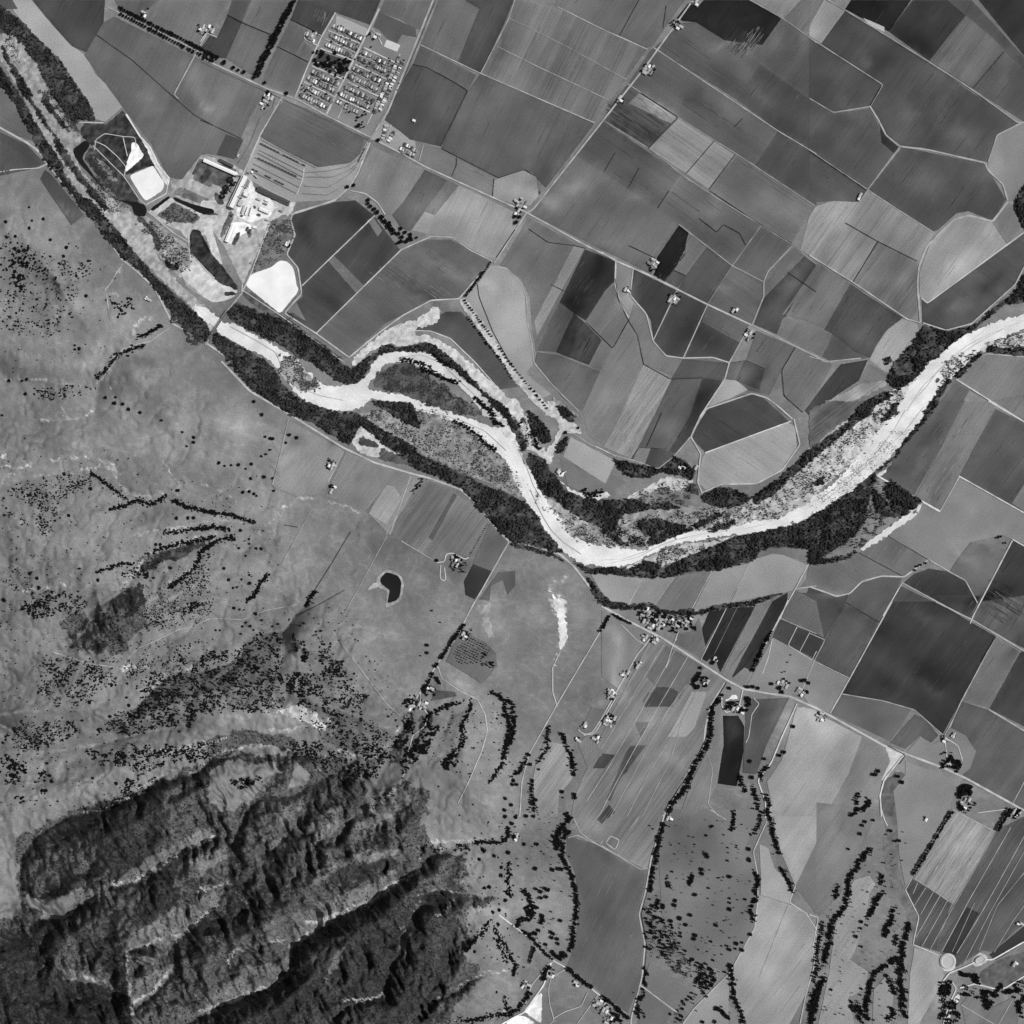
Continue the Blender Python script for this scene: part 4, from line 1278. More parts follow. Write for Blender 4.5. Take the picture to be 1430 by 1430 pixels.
STREAKS = """
8 215:32 1050,-40 1070,120 1075,220 1068,320
4 220:22 1020,1430 1012,1360 1000,1300 992,1240
4 220:22 1060,1430 1040,1350 1035,1280 1022,1180
4 220:22 1090,1430 1085,1340 1080,1300
2 215:22 1045,1320 1065,1230 1100,1170
3 225:32 1000,0 1060,80 1090,240 1060,330
2 215:32 1060,330 1010,440
2.4 225:22 1040,1420 1030,1320 990,1260 1005,1230
2.0 225:22 1040,1330 1030,1260 1025,1190
2.0 215:22 1040,1330 1060,1220 1090,1170
2.6 225:22 1070,1430 1075,1330
3 225:32 1030,0 1070,150 1080,300
2 215:32 1130,200 1080,290
1.6 210:20 1060,370 1110,440 1180,550 1185,640
2.2 220:20 20,350 40,430 120,440 200,430
2.2 220:20 330,390 400,390 420,440
4 218:20 430,390 500,370 600,370 700,410 760,430 790,470
3 218:20 590,440 700,440 780,470 810,560 870,620 960,630 1000,645 1090,620
2 210:20 200,505 350,490 480,480 600,450
1.8 215:20 240,130 380,120 550,110 620,75 630,0
1.5 205:20 380,10 430,80
2.4 205:20 0,550 50,510 80,480
2.6 205:20 900,895 1030,870 1170,850 1300,820 1430,820
3.0 200:20 810,1230 900,1140 960,1050 1000,1000 1200,940 1430,880
2.6 200:20 1430,925 1330,1000 1300,1100 1200,1170 1100,1230
3 200:20 420,1180 400,1210 460,1230
3 195:20 150,1270 260,1250 330,1240
4 225:30 810,460 850,430 900,440 950,430 1010,440
2.4 210:30 1100,490 1180,470 1260,440 1340,440
3 210:30 880,540 930,580 1030,570 1050,540
2.4 195:30 980,1000 1150,990 1300,960 1430,920
2.4 205:30 1430,1030 1300,1140 1120,1120 980,1220 840,1300 700,1380 560,1410
3.4 215:31 0,1110 80,1040 200,980 340,955 460,960
2.2 195:31 0,980 100,930 200,905
5 215:31 500,740 570,700 660,690 740,740
6 205:31 360,870 480,850 600,860 700,830 850,800
3 200:31 850,900 900,850 880,800
3 200:31 920,980 1040,1030 1180,1040 1200,1060
2.2 205:31 1060,990 1200,1000 1300,900 1330,840
2.6 195:31 1430,1030 1350,1160 1310,1240 1150,1390
1.6 200:31 850,1010 820,1080 740,1150
1.6 200:31 1060,1090 980,1110
2.0 190:21 0,800 120,795 220,795 330,830 450,830 520,770 640,640 740,650 800,650 930,690 1060,735 1110,715
2.2 215:21 520,750 570,700
1.5 190:21 400,880 470,870 520,840
1.6 205:21 250,500 290,520 320,590
1.6 200:21 0,540 100,590 220,630 240,720
1.4 195:21 930,690 1000,660 1080,690 1110,620 1190,600 1180,500 1160,420
1.8 205:10 730,550 770,490 810,440 815,420
1.4 195:10 710,640 790,620 800,690
2 185:10 240,1190 400,1215 500,1225 640,1220 690,1160 740,1110 790,1000 900,970 1010,945
1.4 190:10 640,1250 630,1400 560,1430
1.5 195:10 700,1180 750,1290
4 205:10 880,880 900,830 960,790 1030,770
1.4 180:10 640,1220 700,1180
1.5 190:10 0,1200 240,1190
2.2 200:42 100,270 150,300 40,430 0,460
2.0 195:42 100,580 220,540 330,540 430,570 540,580
1.6 195:42 130,600 60,720 0,800
1.6 200:42 380,570 280,700 210,720
2.0 195:42 200,1290 260,1230 370,1190 450,1130 560,1090 720,1080
2.0 195:42 150,1330 180,1400 260,1430 560,1390 700,1350
1.2 180:42 540,200 300,215 200,220
2.2 205:43 1290,510 1340,530 1370,580
1.4 195:43 780,300 790,480 815,600 800,730
1.4 200:42 1280,770 1270,850 1250,900 1240,1090
3 190:42 1270,860 1260,920
2.2 190:41 -10,1360 110,1305 230,1265 390,1195 470,1185 600,1078
1.8 185:41 600,910 690,850 740,830
1.8 190:41 700,750 820,735 900,700 1000,660 1140,610 1220,540 1300,490 1430,430
1.6 180:41 0,720 120,640
2.2 190:40 760,500 900,470 1000,430 1100,360 1180,300 1320,240 1430,180
1.8 185:40 850,940 960,910 1070,850 1200,840 1320,750 1430,670
1.4 185:40 430,1130 560,1120 700,1140
1.2 165:40 850,940 850,1100 880,1290 890,1370
1.6 185:40 880,1290 1000,1230 1080,1130 1160,1050
1.4 180:40 1320,550 1430,525
1.4 180:41 0,530 120,510 175,485
1.0 170:41 180,490 280,600 380,700
1.2 170:41 175,1030 200,970 290,915 400,900 560,860
1.2 175:41 940,1265 1060,1280 1200,1240 1240,1210
1.2 165:40 200,860 280,910 310,960 300,1090
"""
# label|n(x,y)-(x,y) rows of houses in the gridded town: tile pts, count, side label
TOWN_ROWS = """
01 880,170 1075,262 10 .0|the northernmost row, below the open ballfield strip
01 862,238 1045,325 9 .0|the second row of the town from the north
01 832,295 1015,380 9 .0|the row facing the north side of the dark town park
01 742,478 925,565 9 .0|the row facing the south side of the dark town park
01 712,520 890,605 9 .0|the second row south of the town park
01 692,580 875,672 9 .0|the second row from the main road, western town
01 662,630 850,722 9 .0|the row nearest the main road, western half of town
01 1078,352 1265,437 10 .0|the northernmost row in the eastern half of town
01 1052,392 1235,478 10 .0|the second row in the eastern half of town
01 1012,458 1200,547 10 .0|the third row in the eastern half of town
01 988,503 1180,600 10 .0|the fourth row in the eastern half of town
01 962,578 1155,672 10 .0|the fifth row in the eastern half of town
01 930,625 1120,720 10 .0|the sixth row in the eastern half of town
01 905,675 940,695 2 .0|the short row beside the main avenue near the town store
01 960,710 1050,752 5 .0|the southern row of the eastern half of town
01 1322,395 1158,745 24 .5|the packed inner row along the eastern alley of town
01 1352,410 1195,735 24 .5|the packed outer row nearest the railway
01 1240,830 1215,930 6 .5|the short row east of the railway crossing
01 1290,880 1250,950 4 .5|the second short row east of the railway crossing
02 20,960 110,1010 6 .0|the upper line of the eastern side-road cluster
02 -10,990 90,1035 6 .0|the lower line of the eastern side-road cluster
"""
# farmyards: tile x,y n  spread(px) yard-radius | where it stands
FARMS = """
00 1350,200 4 7|under the trees north of the tree-lined avenue
00 1405,195 3 5|at the end of the lane north of the avenue
00 960,100 2 3|beside the small tree clump just north of the avenue
01 450,650 5 7|at the top of the factory road beside the avenue
01 430,700 4 6|west of the factory road below the avenue
01 745,245 6 8|in the fenced compound just west of the town
01 1160,240 3 7|in the school ground at the north-east corner of town
02 800,1360 6 8|at the crossroads inside the round pale field
03 620,20 3 5|beside the dark field at the top edge
03 505,175 4 6|by the small dark tree clump on the diagonal road
03 310,465 8 9|in the pale yard beside the diagonal road
03 125,672 4 5|in the small yard above the streaky field
13 350,430 7 8|on the pale lot at the tip of the black ploughed field
13 480,660 6 9|on the narrow lot south of the valley highway
13 882,730 3 4|on the small lot north of the valley highway
13 985,895 6 8|on the corner lot south of the valley highway
13 172,600 3 4|in the old river meander beside the highway
14 330,-20 2 3|at the end of the curving farm lane near the right edge
12 780,90 2 5|under the trees beside the diagonal road
21 870,425 5 6|on the light field below the river road
21 875,580 4 5|south of the other farm below the river road
22 370,1070 8 9|inside the loop drive west of the field lane
32 150,685 5 7|in the clearing by the dark tree wall
32 60,695 4 5|west of the lane near the dark tree wall
32 200,580 4 4|between the two dark tree walls
32 420,230 5 6|at the corner of the square orchard
32 1400,620 6 7|on the plots north of the U-shaped lane
32 1385,790 9 9|inside the U-shaped lane
32 1220,830 3 4|at the end of the U-shaped lane
32 1310,910 4 6|below the U-shaped lane
32 1180,920 2 3|south-west of the U-shaped lane
33 150,480 4 6|on the straight lane west of the strip fields
33 240,415 3 4|on the pale oval east of the straight lane
33 60,610 5 6|west of the straight lane
33 40,790 6 7|beside the straight lane near its southern end
33 360,255 5 6|just south of the river-road village
33 290,235 4 4|west of the lane junction opposite the village
33 300,95 8 12|in the western part of the river-road village
33 400,130 9 12|in the middle of the river-road village
33 340,165 5 7|beside the road in the river-road village
33 490,150 6 8|along the tree row in the river-road village
33 570,130 5 7|in the eastern nursery lot of the village
33 690,525 4 6|inside the L of dark trees below the road
33 755,385 2 3|in the round grove on the black fields
33 900,710 4 6|south of the road above the long black field
33 1210,545 5 8|in the light yard north of the highway
33 1320,600 5 6|beside the highway near the round dark tree
33 940,725 3 4|under the trees above the long black field
34 80,770 5 7|just south of the highway near the lane
34 900,910 3 5|at the lane end of the fan-shaped yard
34 940,1070 5 6|among the dark grove in the fan-shaped yard
34 955,890 2 3|on the north side of the fan-shaped yard
34 1040,1350 7 9|south of the big dark grove
34 1370,1410 6 7|at the right edge beside the highway
42 770,185 4 5|at the end of the meadow lane
42 830,1170 4 6|on the small fenced lot below the dark tree line
42 1000,1100 3 4|in the grove near the road fork
42 1165,1160 2 3|on the bare star-shaped patch
42 1320,1290 6 9|on the orchard lots at the bottom edge
42 1380,1400 3 6|in the dark block of trees at the bottom edge
43 30,1340 6 8|west of the gravel road at the bottom edge
43 455,55 3 5|beside the gravel road on the creek
44 1370,1015 2 3|on the terrace beside the curved slough
44 1400,760 3 3|at the right edge above the strip fields
10 985,655 2 3|beside the trees on the river road
11 575,300 3 4|beside the levee bend
01 1420,800 1 2|at the bend of the side road
22 1060,470 2 3|on the sandy river bank camp
23 530,440 2 3|beside the levee in the riverside woods
23 625,435 2 2|under the levee in the riverside woods
44 770,60 1 2|alone on the pale field edge
"""
# ---------------------------------------------------------------- helpers
import bpy, math, random
import numpy as np
from mathutils import Vector, geometry
random.seed(7); RNG = np.random.default_rng(7)
S = 3.0            # metres per plan pixel
H = 4500.0         # flying height
C0 = 715.0
K = 300.0/1430.0
ORG = [0, 280, 560, 840, 1130]
scene = bpy.context.scene
COL = scene.collection

def pts(tag, s):
    o = []
    for w in s.split():
        a, b = w.split(',')
        a, b = float(a), float(b)
        if tag == 'G': o.append((a, b))
        else: o.append((ORG[int(tag[1])]+a*K, ORG[int(tag[0])]+b*K))
    return o
def lin(g):
    g = np.clip(np.asarray(g, float)/255.0, 0, 1)
    return np.where(g <= .04045, g/12.92, ((g+.055)/1.055)**2.4)
def inpoly(x, y, P):
    x = np.asarray(x, float); y = np.asarray(y, float)
    r = np.zeros(x.shape, bool); n = len(P)
    for i in range(n):
        x1, y1 = P[i]; x2, y2 = P[(i+1) % n]
        if y1 == y2: continue
        c = ((y1 > y) != (y2 > y)) & (x < (x2-x1)*(y-y1)/(y2-y1)+x1)
        r ^= c
    return r
def segdist(x, y, a, b):
    ax, ay = a; bx, by = b; dx, dy = bx-ax, by-ay
    t = np.clip(((x-ax)*dx+(y-ay)*dy)/(dx*dx+dy*dy+1e-9), 0, 1)
    return np.hypot(x-ax-t*dx, y-ay-t*dy), t
_NT = {}
def vnoise(x, y, f, seed=0):
    """smooth value noise 0..1, f = cells per px"""
    if seed not in _NT: _NT[seed] = np.random.default_rng(seed+100).random((256, 256))
    T = _NT[seed]
    u = np.asarray(x)*f+37.3; v = np.asarray(y)*f+11.7
    i = np.floor(u).astype(int); j = np.floor(v).astype(int)
    a = u-i; b = v-j; a = a*a*(3-2*a); b = b*b*(3-2*b)
    g = lambda p, q: T[p % 256, q % 256]
    return (g(i, j)*(1-a)+g(i+1, j)*a)*(1-b)+(g(i, j+1)*(1-a)+g(i+1, j+1)*a)*b
def fbm(x, y, f, seed=0, o=4):
    s = 0; w = 0; a = 1
    for k in range(o):
        s = s+a*vnoise(x, y, f*2**k, seed+k); w += a; a *= .5
    return s/w

# ---------------------------------------------------------------- relief
HP = pts('G', HILLPOLY)
def zlines(txt):
    L = []
    for ln in txt.strip().split('\n'):
        w = ln.split(); L.append([(float(w[i]),)+tuple(map(float, w[i+1].split(','))) for i in range(0, len(w), 2)])
    return L
GX0, GX1, GY0, GY1, GS = -60, 780, 150, 1500, 2.0
gx = np.arange(GX0, GX1+.1, GS); gy = np.arange(GY0, GY1+.1, GS)
def relief():
    cx = np.arange(GX0, GX1+.1, 4.0); cy = np.arange(GY0, GY1+.1, 4.0)
    X, Y = np.meshgrid(cx, cy)
    # bend the straight traced lines a little
    Xw = X+(fbm(X, Y, .03, 5)-.5)*9; Yw = Y+(fbm(X, Y, .03, 15)-.5)*9
    def field(L):
        D = np.full(X.shape, 1e9); Wt = np.zeros(X.shape); Z = np.zeros(X.shape)
        for l in L:
            for p, q in zip(l[:-1], l[1:]):
                d, t = segdist(Xw, Yw, p[1:], q[1:])
                z = p[0]+(q[0]-p[0])*t
                w = 1/(d+3)**4; Wt += w; Z += w*z
                D = np.minimum(D, d)
        return D, Z/Wt
    dv, zv = field(zlines(VAL)); dr, zr = field(zlines(RID))
    zr = np.maximum(zr, zv+4)
    t = dv/(dv+dr+1e-6)
    z = zv+(zr-zv)*t**.85
    ins = inpoly(X, Y, HP); D = np.full(X.shape, 1e9)
    for i in range(len(HP)):
        d, _ = segdist(X, Y, HP[i], HP[(i+1) % len(HP)]); D = np.minimum(D, d)
    m = np.clip(D/75, 0, 1)*ins; m = m*m*(3-2*m)
    z = z*m*1.3
    # upsample
    iy = np.linspace(0, len(cy)-1, len(gy)); ix = np.linspace(0, len(cx)-1, len(gx))
    y0 = np.clip(iy.astype(int), 0, len(cy)-2); x0 = np.clip(ix.astype(int), 0, len(cx)-2)
    fy = (iy-y0)[:, None]; fx = (ix-x0)[None, :]
    up = lambda A: (A[y0][:, x0]*(1-fx)+A[y0][:, x0+1]*fx)*(1-fy)+(A[y0+1][:, x0]*(1-fx)+A[y0+1][:, x0+1]*fx)*fy
    Z = up(z); T = up(t); M = up(m)
    XX, YY = np.meshgrid(gx, gy)
    steep = np.clip((Z-12)/170, 0, 1)
    # gullies and spurs : ribs that run from the crests down to the drainage
    def ridged(a, b, seed): return 1-np.abs(fbm(a, b, 1.0, seed, 2)-.5)*4
    wob1 = (fbm(XX, YY, .035, 301, 3)-.5)*30; wob2 = (fbm(XX, YY, .035, 311, 3)-.5)*30
    s = (XX*.87-YY*.5)+wob1; q = (XX*.5+YY*.87)+wob2
    hump = np.sin(np.clip(T, 0, 1)**.8*math.pi)
    ribs = ridged(s/17., q/60., 321)*.62+ridged(s/7.5, q/30., 331)*.30
    Z = Z+M*(.25+.75*np.clip(T*2, 0, 1))*(fbm(XX, YY, 1/42., 351, 3)-.5)*34
    gul = np.clip(1-np.abs(fbm(XX+.4*YY, YY-.3*XX, 1/34., 361, 3)-.5)*16, 0, 1); Z = Z-M*gul*7
    zm = np.zeros(XX.shape)
    for l in CHAP.strip().split('\n')[:2]: zm = np.maximum(zm, inpoly(XX, YY, pts('G', l[2:])).astype(float))
    for _ in range(2):
        for ax in (0, 1): zm = sum(np.roll(zm, j, ax) for j in range(-6, 7))/13
    Z = Z+M*steep**.7*(hump*.9+.12)*(ribs-.3)*(7+66*zm)
    r1 = np.abs(fbm(XX, YY, 1/26., 21, 3)-.5)*2; r2 = np.abs(fbm(XX, YY, 1/10., 31, 3)-.5)*2
    Z = Z+M*((r1-.3)*(.8+12*steep)+(r2-.3)*(.2+9*steep))
    Z = Z+M*(fbm(XX, YY, 1/5., 41, 2)-.5)*(.25+3.2*steep)
    return np.maximum(Z, 0)*np.clip(M*8, 0, 1)
HZ = relief()
def hgt(x, y):
    x = np.asarray(x, float); y = np.asarray(y, float)
    u = np.clip((x-GX0)/GS, 0, len(gx)-1.001); v = np.clip((y-GY0)/GS, 0, len(gy)-1.001)
    i = u.astype(int); j = v.astype(int); a = u-i; b = v-j
    h = (HZ[j, i]*(1-a)+HZ[j, i+1]*a)*(1-b)+(HZ[j+1, i]*(1-a)+HZ[j+1, i+1]*a)*b
    out = np.maximum(np.maximum(-45-x, y-1485), 0); h = h*np.clip(1-out/160, 0, 1)**1.5
    return np.where((x > GX1) | (y < GY0) , 0, h)
def world(x, y, dz=0):
    """plan position -> metres; a rise in the ground shifts its plan position as in any air photo"""
    h = hgt(x, y); f = S*(1-h/H)
    return (np.asarray(x)-C0)*f, (C0-np.asarray(y))*f, h+dz

# ---------------------------------------------------------------- tone of the bare ground
SM = []
for ln in SMEARS.strip().split('\n'):
    a, b, c, d, e = ln.split(); x, y = map(float, b.split(','))
    SM.append((float(a), x, y, float(c), float(d), math.radians(float(e))))
def smear(x, y):
    g = np.zeros(np.shape(x))
    wx = x+(fbm(x, y, .06, 61, 3)-.5)*22; wy = y+(fbm(x, y, .06, 71, 3)-.5)*22
    for d, cx, cy, rx, ry, an in SM:
        if rx > 4*0: pass
        c, s = math.cos(an), math.sin(an)
        u = ((wx-cx)*c+(wy-cy)*s)/rx; v = (-(wx-cx)*s+(wy-cy)*c)/ry
        q = u*u+v*v
        g = g+np.where(q < 9, d*np.exp(-q*1.3), 0)
    return g
CH = [pts(l.split(':')[0], l.split(':')[1]) for l in CHAP.strip().split('\n')]
CL = [pts(l.split(':')[0], l.split(':')[1]) for l in CLEAR.strip().split('\n')]
GRS = [pts('G', l[2:]) for l in GRASSY.strip().split('\n')]
THK = [pts('G', l[2:]) for l in THICK.strip().split('\n')]
STK = []
for ln in STREAKS.strip().split('\n'):
    a, b = ln.split(':'); w, t = a.split(); tg, p = b.split(' ', 1); STK.append((float(w), float(t), pts(tg, p)))
dHy, dHx = np.gradient(HZ, GS*S)
def slope(x, y):
    u = np.clip((np.asarray(x)-GX0)/GS, 0, len(gx)-1).astype(int); v = np.clip((np.asarray(y)-GY0)/GS, 0, len(gy)-1).astype(int)
    return dHx[v, u], -dHy[v, u]     # dz/d(east), dz/d(north)
def brush(x, y):
    """0..1 cover of chaparral: it keeps to the slopes that face north-west, grass to those that face south-east"""
    wx = x+(fbm(x, y, .1, 81, 4)-.5)*20; wy = y+(fbm(x, y, .1, 91, 4)-.5)*20
    z = np.zeros(np.shape(x), bool)
    for P in CH: z |= inpoly(wx, wy, P)
    for P in CL: z &= ~inpoly(wx, wy, P)
    sx, sy = slope(x, y)
    asp = (sx*.75-sy*.65)          # >0 : faces the north-west
    n = (fbm(x, y, .11, 101, 4)-.5)*.8
    c = np.clip((asp+.55+n)*1.3, .58, 1)
    g = np.zeros(np.shape(x), bool); t = np.zeros(np.shape(x), bool)
    ux = x+(fbm(x, y, .14, 85, 3)-.5)*12; uy = y+(fbm(x, y, .14, 95, 3)-.5)*12
    for P in GRS: g |= inpoly(ux, uy, P)
    for P in THK: t |= inpoly(wx, wy, P)
    c = np.where(t, np.clip(c+.35, .72, 1), c)
    c = np.where(g, np.clip(c*.35+n*.5, .03, .6), c)
    return np.where(z, c, 0)
def base_tone(x, y):
    n = fbm(x, y, .012, 3, 5)-.5; n2 = fbm(x*.6+y*.5, y*.5-x*.4, .06, 9, 3)-.5
    vein = np.clip(1-np.abs(fbm(x+y*.3, y*1.5-x*.4, .035, 401, 3)-.5)*14, 0, 1)**2
    vein2 = np.clip(1-np.abs(fbm(x*1.2, y*1.2, .06, 411, 3)-.5)*16, 0, 1)**2
    g = 119+n*44+n2*24+smear(x, y)*1.15+vein*11+vein2*8-(fbm(x, y, .2, 421, 2)-.5)*14
    hill = inpoly(x, y, HP)
    c = brush(x, y)
    sp = fbm(x, y, .5, 111, 2)
    gc = 57+(sp-.5)*44+(fbm(x, y, .04, 121, 3)-.5)*26+(fbm(x*.8+y*.6, (y*.8-x*.6)*.22, .3, 125, 2)-.5)*26
    g = np.where(c > 0, (g+4)*(1-c)+gc*c+(sp-.5)*60*(1-c), g)
    sel = hill
    for w, t, P in STK:
        bx0 = min(p[0] for p in P)-12; bx1 = max(p[0] for p in P)+12; by0 = min(p[1] for p in P)-12; by1 = max(p[1] for p in P)+12
        k = (x > bx0) & (x < bx1) & (y > by0) & (y < by1)
        if not k.any(): continue
        xx = x[k]+(fbm(x[k], y[k], .2, 131, 3)-.5)*10; yy = y[k]+(fbm(x[k], y[k], .2, 141, 3)-.5)*10
        D = np.full(xx.shape, 1e9)
        for p, q in zip(P[:-1], P[1:]):
            d, _ = segdist(xx, yy, p, q); D = np.minimum(D, d)
        ww = w*.5*(.5+1.1*vnoise(xx, yy, .18, 151))
        hb = 1.0 if (t < 192 and min(p[1] for p in P) > 1150) else 0.0; ww = ww*(1+1.3*hb)
        f = np.clip(1.2-D/ww*.8, 0, 1)*(1+hb)*(.1+.9*np.clip(fbm(xx, yy, .5, 161, 2)*3-1.05, 0, 1))*np.clip(vnoise(xx, yy, .06, 163)*1.8, .15, 1)
        g[k] = g[k]+(t-g[k])*np.clip(f, 0, .95)
    return np.clip(g, 20, 250)

# ---------------------------------------------------------------- materials
def new_mat(name):
    m = bpy.data.materials.new(name); m.use_nodes = True
    nt = m.node_tree; b = nt.nodes['Principled BSDF']
    b.inputs['Roughness'].default_value = .95
    b.inputs['Specular IOR Level'].default_value = .15
    return m, nt, b
def N(nt, t, **k):
    n = nt.nodes.new(t)
    for a, v in k.items(): setattr(n, a, v)
    return n
def math_n(nt, op, a, b=None, c=None):
    n = N(nt, 'ShaderNodeMath', operation=op)
    for i, v in enumerate((a, b, c)):
        if v is None: continue
        if isinstance(v, (int, float)): n.inputs[i].default_value = v
        else: nt.links.new(v, n.inputs[i])
    return n.outputs[0]
def ground_material():
    """bare earth and crops: 'tone' is the soil or crop colour, 'rows' the direction and strength of its tillage"""
    m, nt, b = new_mat('tilled_ground')
    L = nt.links.new
    at = N(nt, 'ShaderNodeAttribute', attribute_name='tone'); ar = N(nt, 'ShaderNodeAttribute', attribute_name='rows')
    ag = N(nt, 'ShaderNodeAttribute', attribute_name='grit')
    geo = N(nt, 'ShaderNodeNewGeometry'); sp = N(nt, 'ShaderNodeSeparateXYZ'); L(geo.outputs['Position'], sp.inputs[0])
    sr = N(nt, 'ShaderNodeSeparateXYZ'); L(ar.outputs['Vector'], sr.inputs[0])
    X, Y = sp.outputs[0], sp.outputs[1]; c, s, k = sr.outputs
    u = math_n(nt, 'ADD', math_n(nt, 'MULTIPLY', X, c), math_n(nt, 'MULTIPLY', Y, s))
    v = math_n(nt, 'SUBTRACT', math_n(nt, 'MULTIPLY', Y, c), math_n(nt, 'MULTIPLY', X, s))
    def noise(ux, vx, su, sv, det, rough=.6):
        cb = N(nt, 'ShaderNodeCombineXYZ'); L(math_n(nt, 'MULTIPLY', ux, su), cb.inputs[0]); L(math_n(nt, 'MULTIPLY', vx, sv), cb.inputs[1])
        n = N(nt, 'ShaderNodeTexNoise'); n.inputs['Scale'].default_value = 1; n.inputs['Detail'].default_value = det; n.inputs['Roughness'].default_value = rough
        L(cb.outputs[0], n.inputs['Vector']); return math_n(nt, 'SUBTRACT', n.outputs['Fac'], .5)
    rows = noise(u, v, .0022, .15, 4, .8)
    bands = noise(u, v, .0015, .018, 2)
    grain = noise(X, Y, .2, .2, 3, .85)
    mott = noise(X, Y, .009, .009, 5, .62)
    f = math_n(nt, 'MULTIPLY', math_n(nt, 'ADD', math_n(nt, 'MULTIPLY', rows, 1.5), math_n(nt, 'MULTIPLY', bands, .75)), k)
    f = math_n(nt, 'ADD', f, math_n(nt, 'MULTIPLY', grain, ag.outputs['Fac']))
    f = math_n(nt, 'ADD', f, math_n(nt, 'MULTIPLY', mott, .42))
    f = math_n(nt, 'MAXIMUM', math_n(nt, 'ADD', f, 1.0), .25)
    t = math_n(nt, 'MULTIPLY', at.outputs['Fac'], f)
    cc = N(nt, 'ShaderNodeCombineColor'); [L(t, cc.inputs[i]) for i in range(3)]
    L(cc.outputs[0], b.inputs['Base Color'])
    return m
def flat_material(name, g, rough=.9, vary=.25, scale=.3, spec=.2):
    m, nt, b = new_mat(name); v = float(lin(g)); L = nt.links.new
    n = N(nt, 'ShaderNodeTexNoise'); n.inputs['Scale'].default_value = scale; n.inputs['Detail'].default_value = 3
    geo = N(nt, 'ShaderNodeNewGeometry'); L(geo.outputs['Position'], n.inputs['Vector'])
    r = N(nt, 'ShaderNodeMapRange'); L(n.outputs['Fac'], r.inputs[0])
    r.inputs[1].default_value = .3; r.inputs[2].default_value = .7
    r.inputs[3].default_value = v*(1-vary); r.inputs[4].default_value = min(v*(1+vary), .9)
    cc = N(nt, 'ShaderNodeCombineColor'); [L(r.outputs[0], cc.inputs[i]) for i in range(3)]
    L(cc.outputs[0], b.inputs['Base Color']); b.inputs['Roughness'].default_value = rough; b.inputs['Specular IOR Level'].default_value = spec
    return m
M_GR = ground_material()
M = {k: flat_material(k, *a) for k, a in {
    'water': (30, .25, .2, .01, .3), 'tailings': (238, .9, .16, .012, .1), 'oak_leaves': (21, .95, .4, .5, .05), 'wood_leaves': (50, .95, .75, .035, .05),
    'brush_leaves': (46, .95, .5, .1, .05), 'scrub_leaves': (66, .95, .5, .1, .05), 'bark': (70, .95, .2, 2),
    'pale_roof': (178, .8, .1, .3), 'white_roof': (232, .7, .05, .3), 'grey_roof': (128, .9, .2, .3), 'dark_roof': (78, .9, .25, .3),
    'wall_paint': (190, .9, .1, .5), 'black_tank': (32, .8, .2, .3), 'rust': (60, .9, .3, .5), 'concrete': (185, .9, .1, .2), 'steel': (85, .7, .2, .5), 'glass': (50, .3, .1, 1)}.items()}
ROOFS = ['pale_roof', 'grey_roof', 'white_roof', 'dark_roof']
ROOFW = {'pale_roof': 'pale grey', 'grey_roof': 'mid grey', 'white_roof': 'bright white', 'dark_roof': 'dark'}

# ---------------------------------------------------------------- object helpers
def tag(o, label=None, cat=None, group=None, kind=None):
    if label: o['label'] = label
    if cat: o['category'] = cat
    if group: o['group'] = group
    if kind: o['kind'] = kind
    return o
def mesh_np(name, V, F, mat, smooth=False):
    me = bpy.data.meshes.new(name)
    V = np.asarray(V, np.float32); F = np.asarray(F, np.int32)
    me.vertices.add(len(V)); me.vertices.foreach_set('co', V.ravel())
    n = F.shape[1]
    me.loops.add(F.size); me.loops.foreach_set('vertex_index', F.ravel())
    me.polygons.add(len(F)); me.polygons.foreach_set('loop_start', np.arange(len(F), dtype=np.int32)*n)
    me.polygons.foreach_set('loop_total', np.full(len(F), n, np.int32))
    me.update(calc_edges=True)
    me.materials.append(mat)
    me.polygons.foreach_set('use_smooth', np.full(len(F), smooth))
    return me
def link(name, me, parent=None):
    o = bpy.data.objects.new(name, me); COL.objects.link(o)
    if parent: o.parent = parent
    return o
def set_attr(me, tone, ang, k, grit):
    n = len(me.vertices)
    a = me.attributes.new('tone', 'FLOAT', 'POINT'); a.data.foreach_set('value', np.broadcast_to(np.asarray(tone, np.float32), (n,)).astype(np.float32))
    r = np.zeros((n, 3), np.float32); r[:, 0] = math.cos(ang); r[:, 1] = -math.sin(ang); r[:, 2] = k
    a = me.attributes.new('rows', 'FLOAT_VECTOR', 'POINT'); a.data.foreach_set('vector', r.ravel())
    a = me.attributes.new('grit', 'FLOAT', 'POINT'); a.data.foreach_set('value', np.broadcast_to(np.asarray(grit, np.float32), (n,)).astype(np.float32))
LAYER = [0]
def nz():
    LAYER[0] += 1
    return .3+LAYER[0]*.005
